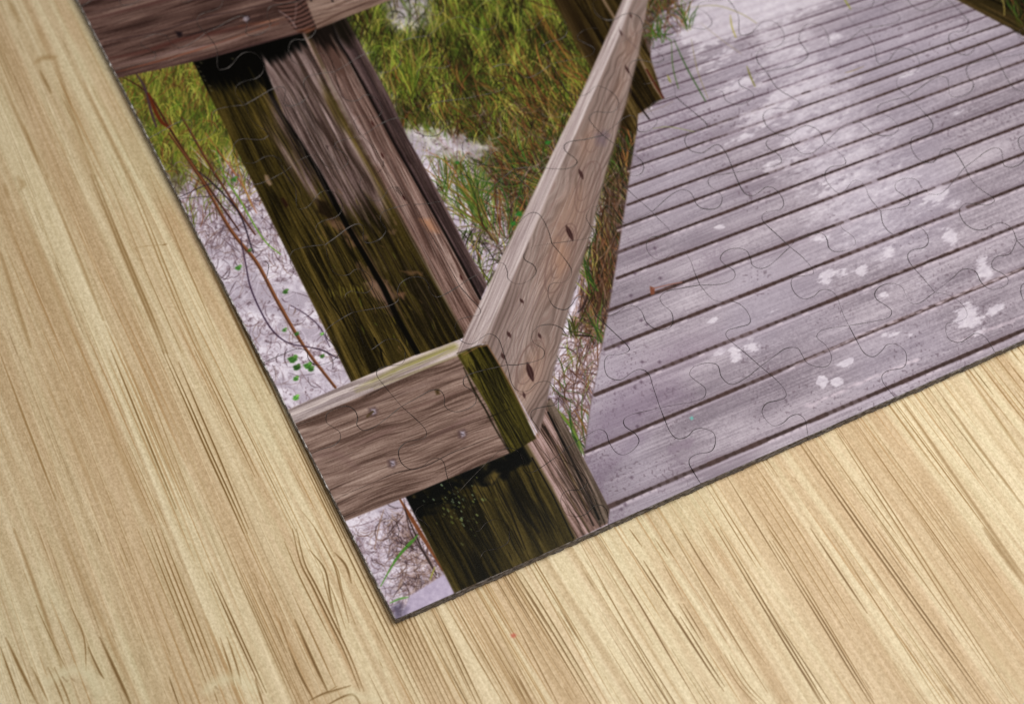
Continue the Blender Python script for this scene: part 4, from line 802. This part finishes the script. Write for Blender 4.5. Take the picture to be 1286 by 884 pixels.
# ------------------------------------------------------------------ scene
def build():
    sc = bpy.context.scene; col = sc.collection
    cvp = paint_print(); cvb = paint_board()
    def image(name, cv):
        im = bpy.data.images.new(name, cv.w, cv.h, alpha=False)
        buf = np.ones((cv.h, cv.w, 4), np.float32); buf[..., :3] = cv.img
        im.pixels.foreach_set(buf.ravel()); im.update(); im.pack(); return im
    im_p, im_b = image('boardwalk_print', cvp), image('bamboo_grain', cvb)

    def mat(name):
        m = bpy.data.materials.new(name); m.use_nodes = True; nt = m.node_tree
        return m, nt, nt.nodes['Principled BSDF']
    def node(nt, t, **k):
        n = nt.nodes.new(t)
        for a, b in k.items(): setattr(n, a, b)
        return n
    # printed, satin coated face
    mp, nt, bs = mat('printed_face')
    ti = node(nt, 'ShaderNodeTexImage', image=im_p, interpolation='Cubic', extension='EXTEND')
    nt.links.new(ti.outputs['Color'], bs.inputs['Base Color'])
    bs.inputs['Roughness'].default_value = .30; bs.inputs['Specular IOR Level'].default_value = .05
    tc = node(nt, 'ShaderNodeTexCoord'); nz = node(nt, 'ShaderNodeTexNoise'); nz.inputs['Scale'].default_value = 2600; nz.inputs['Detail'].default_value = 2
    bp = node(nt, 'ShaderNodeBump'); bp.inputs['Strength'].default_value = .12; bp.inputs['Distance'].default_value = .00004
    nt.links.new(tc.outputs['Object'], nz.inputs['Vector']); nt.links.new(nz.outputs['Fac'], bp.inputs['Height']); nt.links.new(bp.outputs['Normal'], bs.inputs['Normal'])
    # cut cardboard: grey brown fibres in thin layers
    mc, nt, bs = mat('cut_cardboard')
    tc = node(nt, 'ShaderNodeTexCoord'); mpg = node(nt, 'ShaderNodeMapping'); mpg.inputs['Scale'].default_value = (900, 900, 3500)
    nz = node(nt, 'ShaderNodeTexNoise'); nz.inputs['Scale'].default_value = 1; nz.inputs['Detail'].default_value = 4
    cr = node(nt, 'ShaderNodeValToRGB'); cr.color_ramp.elements[0].color = (.05, .043, .04, 1); cr.color_ramp.elements[1].color = (.34, .30, .28, 1)
    cr.color_ramp.elements[0].position = .3; cr.color_ramp.elements[1].position = .75
    nt.links.new(tc.outputs['Object'], mpg.inputs['Vector']); nt.links.new(mpg.outputs['Vector'], nz.inputs['Vector']); nt.links.new(nz.outputs['Fac'], cr.inputs['Fac']); nt.links.new(cr.outputs['Color'], bs.inputs['Base Color'])
    bs.inputs['Roughness'].default_value = .9; bs.inputs['Specular IOR Level'].default_value = .1
    # pale paper band on the left side only, its rim highlight painted in
    mw, nt, bs = mat('rim_highlight_edge'); tc = node(nt, 'ShaderNodeTexCoord'); nz = node(nt, 'ShaderNodeTexNoise'); nz.inputs['Scale'].default_value = 900
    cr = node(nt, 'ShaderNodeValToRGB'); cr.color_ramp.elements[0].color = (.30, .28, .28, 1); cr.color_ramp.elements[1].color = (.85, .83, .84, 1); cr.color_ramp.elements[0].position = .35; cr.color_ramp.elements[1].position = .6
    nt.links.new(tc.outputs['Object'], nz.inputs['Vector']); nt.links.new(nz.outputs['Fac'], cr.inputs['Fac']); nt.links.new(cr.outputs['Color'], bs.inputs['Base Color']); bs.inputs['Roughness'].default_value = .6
    # bamboo
    mb, nt, bs = mat('bamboo')
    ti = node(nt, 'ShaderNodeTexImage', image=im_b, interpolation='Cubic', extension='MIRROR')
    tc = node(nt, 'ShaderNodeTexCoord'); mpg = node(nt, 'ShaderNodeMapping'); mpg.inputs['Scale'].default_value = (5200, 3000, 1000)
    nz = node(nt, 'ShaderNodeTexNoise'); nz.inputs['Scale'].default_value = 1; nz.inputs['Detail'].default_value = 3
    rr = node(nt, 'ShaderNodeMapRange'); rr.inputs['To Min'].default_value = .86; rr.inputs['To Max'].default_value = 1.12
    mx = node(nt, 'ShaderNodeMix', data_type='RGBA', blend_type='MULTIPLY'); mx.inputs['Factor'].default_value = 1
    nt.links.new(tc.outputs['Object'], mpg.inputs['Vector']); nt.links.new(mpg.outputs['Vector'], nz.inputs['Vector']); nt.links.new(nz.outputs['Fac'], rr.inputs['Value'])
    nt.links.new(ti.outputs['Color'], mx.inputs['A']); nt.links.new(rr.outputs['Result'], mx.inputs['B']); nt.links.new(mx.outputs['Result'], bs.inputs['Base Color'])
    bw = node(nt, 'ShaderNodeRGBToBW'); bp = node(nt, 'ShaderNodeBump'); bp.inputs['Strength'].default_value = .35; bp.inputs['Distance'].default_value = .00012
    nt.links.new(ti.outputs['Color'], bw.inputs['Color']); nt.links.new(bw.outputs['Val'], bp.inputs['Height']); nt.links.new(bp.outputs['Normal'], bs.inputs['Normal'])
    bs.inputs['Roughness'].default_value = .5; bs.inputs['Specular IOR Level'].default_value = .25

    def mesh(name, verts, faces, mats, fmat, uv=None, parent=None, smooth_idx=None):
        me = bpy.data.meshes.new(name); me.from_pydata([tuple(float(c) for c in v) for v in verts], [], faces)
        for m in mats: me.materials.append(m)
        me.polygons.foreach_set('material_index', fmat)
        if uv is not None:
            l = me.uv_layers.new(name='face')
            vi = np.empty(len(me.loops), np.int32); me.loops.foreach_get('vertex_index', vi)
            l.data.foreach_set('uv', np.asarray(uv, np.float32)[vi].ravel())
        me.update(); o = bpy.data.objects.new(name, me); col.objects.link(o); o.parent = parent
        return o

    # ---- board
    W0, W1, D0, D1, TB = -2600, 3200, -2300, 3600, 120
    xs = [W0, W1]; ys = [D0, D1]
    v = [(W0, D0, 0), (W1, D0, 0), (W1, D1, 0), (W0, D1, 0), (W0, D0, -TB), (W1, D0, -TB), (W1, D1, -TB), (W0, D1, -TB)]
    uv = [((x - cvb.x0) / (cvb.x1 - cvb.x0), (y - cvb.y0) / (cvb.y1 - cvb.y0)) for x, y, z in v]
    t = mesh('tabletop', np.array(v) * MM, [(0, 1, 2, 3), (7, 6, 5, 4), (0, 4, 5, 1), (1, 5, 6, 2), (2, 6, 7, 3), (3, 7, 4, 0)], [mb], [0] * 6, uv)
    t['label'] = 'pale bamboo tabletop with brown fibre streaks under the puzzle'; t['category'] = 'tabletop'; t['kind'] = 'structure'

    # ---- puzzle
    root = bpy.data.objects.new('jigsaw_puzzle', None); col.objects.link(root); root.empty_display_size = .01
    root['label'] = 'assembled jigsaw puzzle printed with a weathered wooden boardwalk and dune grass, lying on bamboo'; root['category'] = 'jigsaw puzzle'
    H, V = cuts(); rnd = random.Random(8)
    for j in range(NY):
        for i in range(NX):
            P = outline(H, V, i, j)
            # drop doubled points
            keep = [0]
            for k in range(1, len(P)):
                if np.hypot(*(P[k] - P[keep[-1]])) > .5: keep.append(k)
            P = P[keep]; n = len(P)
            # refine straight outer sides
            e = np.roll(P, -1, 0) - np.roll(P, 1, 0); e /= np.hypot(e[:, 0], e[:, 1])[:, None]
            nin = np.stack([-e[:, 1], e[:, 0]], -1)           # inward normal of a counter-clockwise outline
            hg = .15
            outer = (P[:, 0] < 1.2) | (P[:, 1] < 1.2)
            g = np.where(outer, 0.0, hg * (.22 + 1.45 * ss(.3, .75, vn(P[:, 0] / 17, P[:, 1] / 17, 600))))[:, None]
            dx, dy = rnd.gauss(0, .10), rnd.gauss(0, .10); dz = rnd.gauss(0, .16); tx, ty = rnd.gauss(0, .0018), rnd.gauss(0, .0018)
            c = P.mean(0); rings = []
            for off, z in ((.0, 0.0), (-.15, THICK * .3), (.15, THICK * .62), (-.1, THICK - 1.9), (.20, THICK - .28), (.60, THICK)):
                off = np.full((n, 1), off)
                if z < THICK - 1:
                    ang = (P[:, 0] + P[:, 1] * 1.7)[:, None]
                    off = np.where(outer[:, None], off * 2.2 + (vn(ang / 2.3, ang * 0 + z, 500) - .5) * 1.5 + (vn(ang / 14, ang * 0 + z, 501) - .5) * 1.6, off * 0)
                Q = P + nin * (g + off); zz = np.full(n, z)
                if z > 0: zz = zz + dz + (Q[:, 0] - c[0]) * tx + (Q[:, 1] - c[1]) * ty
                else: zz = zz + .02
                rings.append(np.column_stack([Q[:, 0] + dx, Q[:, 1] + dy, zz]))
            vs = np.vstack(rings); fs = []; fm = []
            NR = len(rings)
            for r in range(NR - 1):
                for k in range(n):
                    k2 = (k + 1) % n
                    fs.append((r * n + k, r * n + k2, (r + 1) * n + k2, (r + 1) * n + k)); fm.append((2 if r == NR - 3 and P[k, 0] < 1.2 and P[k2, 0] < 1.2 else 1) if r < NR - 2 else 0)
            fs.append(tuple((NR - 1) * n + k for k in range(n))); fm.append(0)
            fs.append(tuple(k for k in reversed(range(n)))); fm.append(1)
            org = np.array([c[0], c[1], 0])
            uv = np.column_stack([(vs[:, 0] - cvp.x0) / (cvp.x1 - cvp.x0), (vs[:, 1] - cvp.y0) / (cvp.y1 - cvp.y0)])
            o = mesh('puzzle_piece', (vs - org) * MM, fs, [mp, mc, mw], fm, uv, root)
            o.location = tuple(org * MM)

    # ---- light: one large soft lamp beyond and left of the puzzle, weak grey room light
    def area(name, loc, target, size, energy, color):
        l = bpy.data.lights.new(name, 'AREA'); l.shape = 'RECTANGLE'; l.size, l.size_y = size; l.energy = energy; l.color = color
        o = bpy.data.objects.new(name, l); col.objects.link(o); o.location = loc
        from mathutils import Vector
        o.rotation_euler = (Vector(target) - Vector(loc)).to_track_quat('-Z', 'Y').to_euler(); return o
    mid = (.065, .055, 0)
    area('softbox', (.13, .0, .27), (.05, .045, 0), (.2, .2), 1.12, (1, .985, .96))
    area('added_rim_lamp', (-.78, .42, .26), mid, (.5, .16), 1.7, (1, 1, 1))  # added low lamp, puts a bright rim on the puzzle's left edge
    w = bpy.data.worlds.new('World'); sc.world = w; w.use_nodes = True
    w.node_tree.nodes['Background'].inputs[0].default_value = (1, 1, 1, 1); w.node_tree.nodes['Background'].inputs[1].default_value = .155

    # ---- camera
    from mathutils import Matrix
    cd = bpy.data.cameras.new('camera'); cam = bpy.data.objects.new('camera', cd); col.objects.link(cam)
    Rz = np.array([[ca, sa, 0], [-sa, ca, 0], [0, 0, 1]])       # survey axes -> puzzle axes
    R = np.column_stack([Rz @ rt, Rz @ up, Rz @ (-fw)])
    p = Rz @ (-fw * DIST - np.array([U0, V0, 0])); p = (p + np.array([0, 0, THICK])) * MM
    M = Matrix([list(map(float, R[0])) + [float(p[0])], list(map(float, R[1])) + [float(p[1])], list(map(float, R[2])) + [float(p[2])], [0, 0, 0, 1]])
    cam.matrix_world = M
    cd.sensor_width = 36; cd.sensor_fit = 'HORIZONTAL'; cd.lens = 36 * F / 1286; cd.clip_start = .005; cd.clip_end = 50
    cd.dof.use_dof = True; cd.dof.aperture_fstop = 19.0
    fx, fy = to_plane(np.array([640.]), np.array([560.]))
    fp = np.array([fx[0], fy[0], THICK]) * MM
    cd.dof.focus_distance = float(abs((fp - p) @ (Rz @ fw)))
    sc.camera = cam
    sc.view_settings.view_transform = 'Standard'; sc.view_settings.look = 'None'; sc.view_settings.exposure = 0; sc.view_settings.gamma = 1
    sc.view_settings.use_curve_mapping = False

if bpy is not None:
    build()
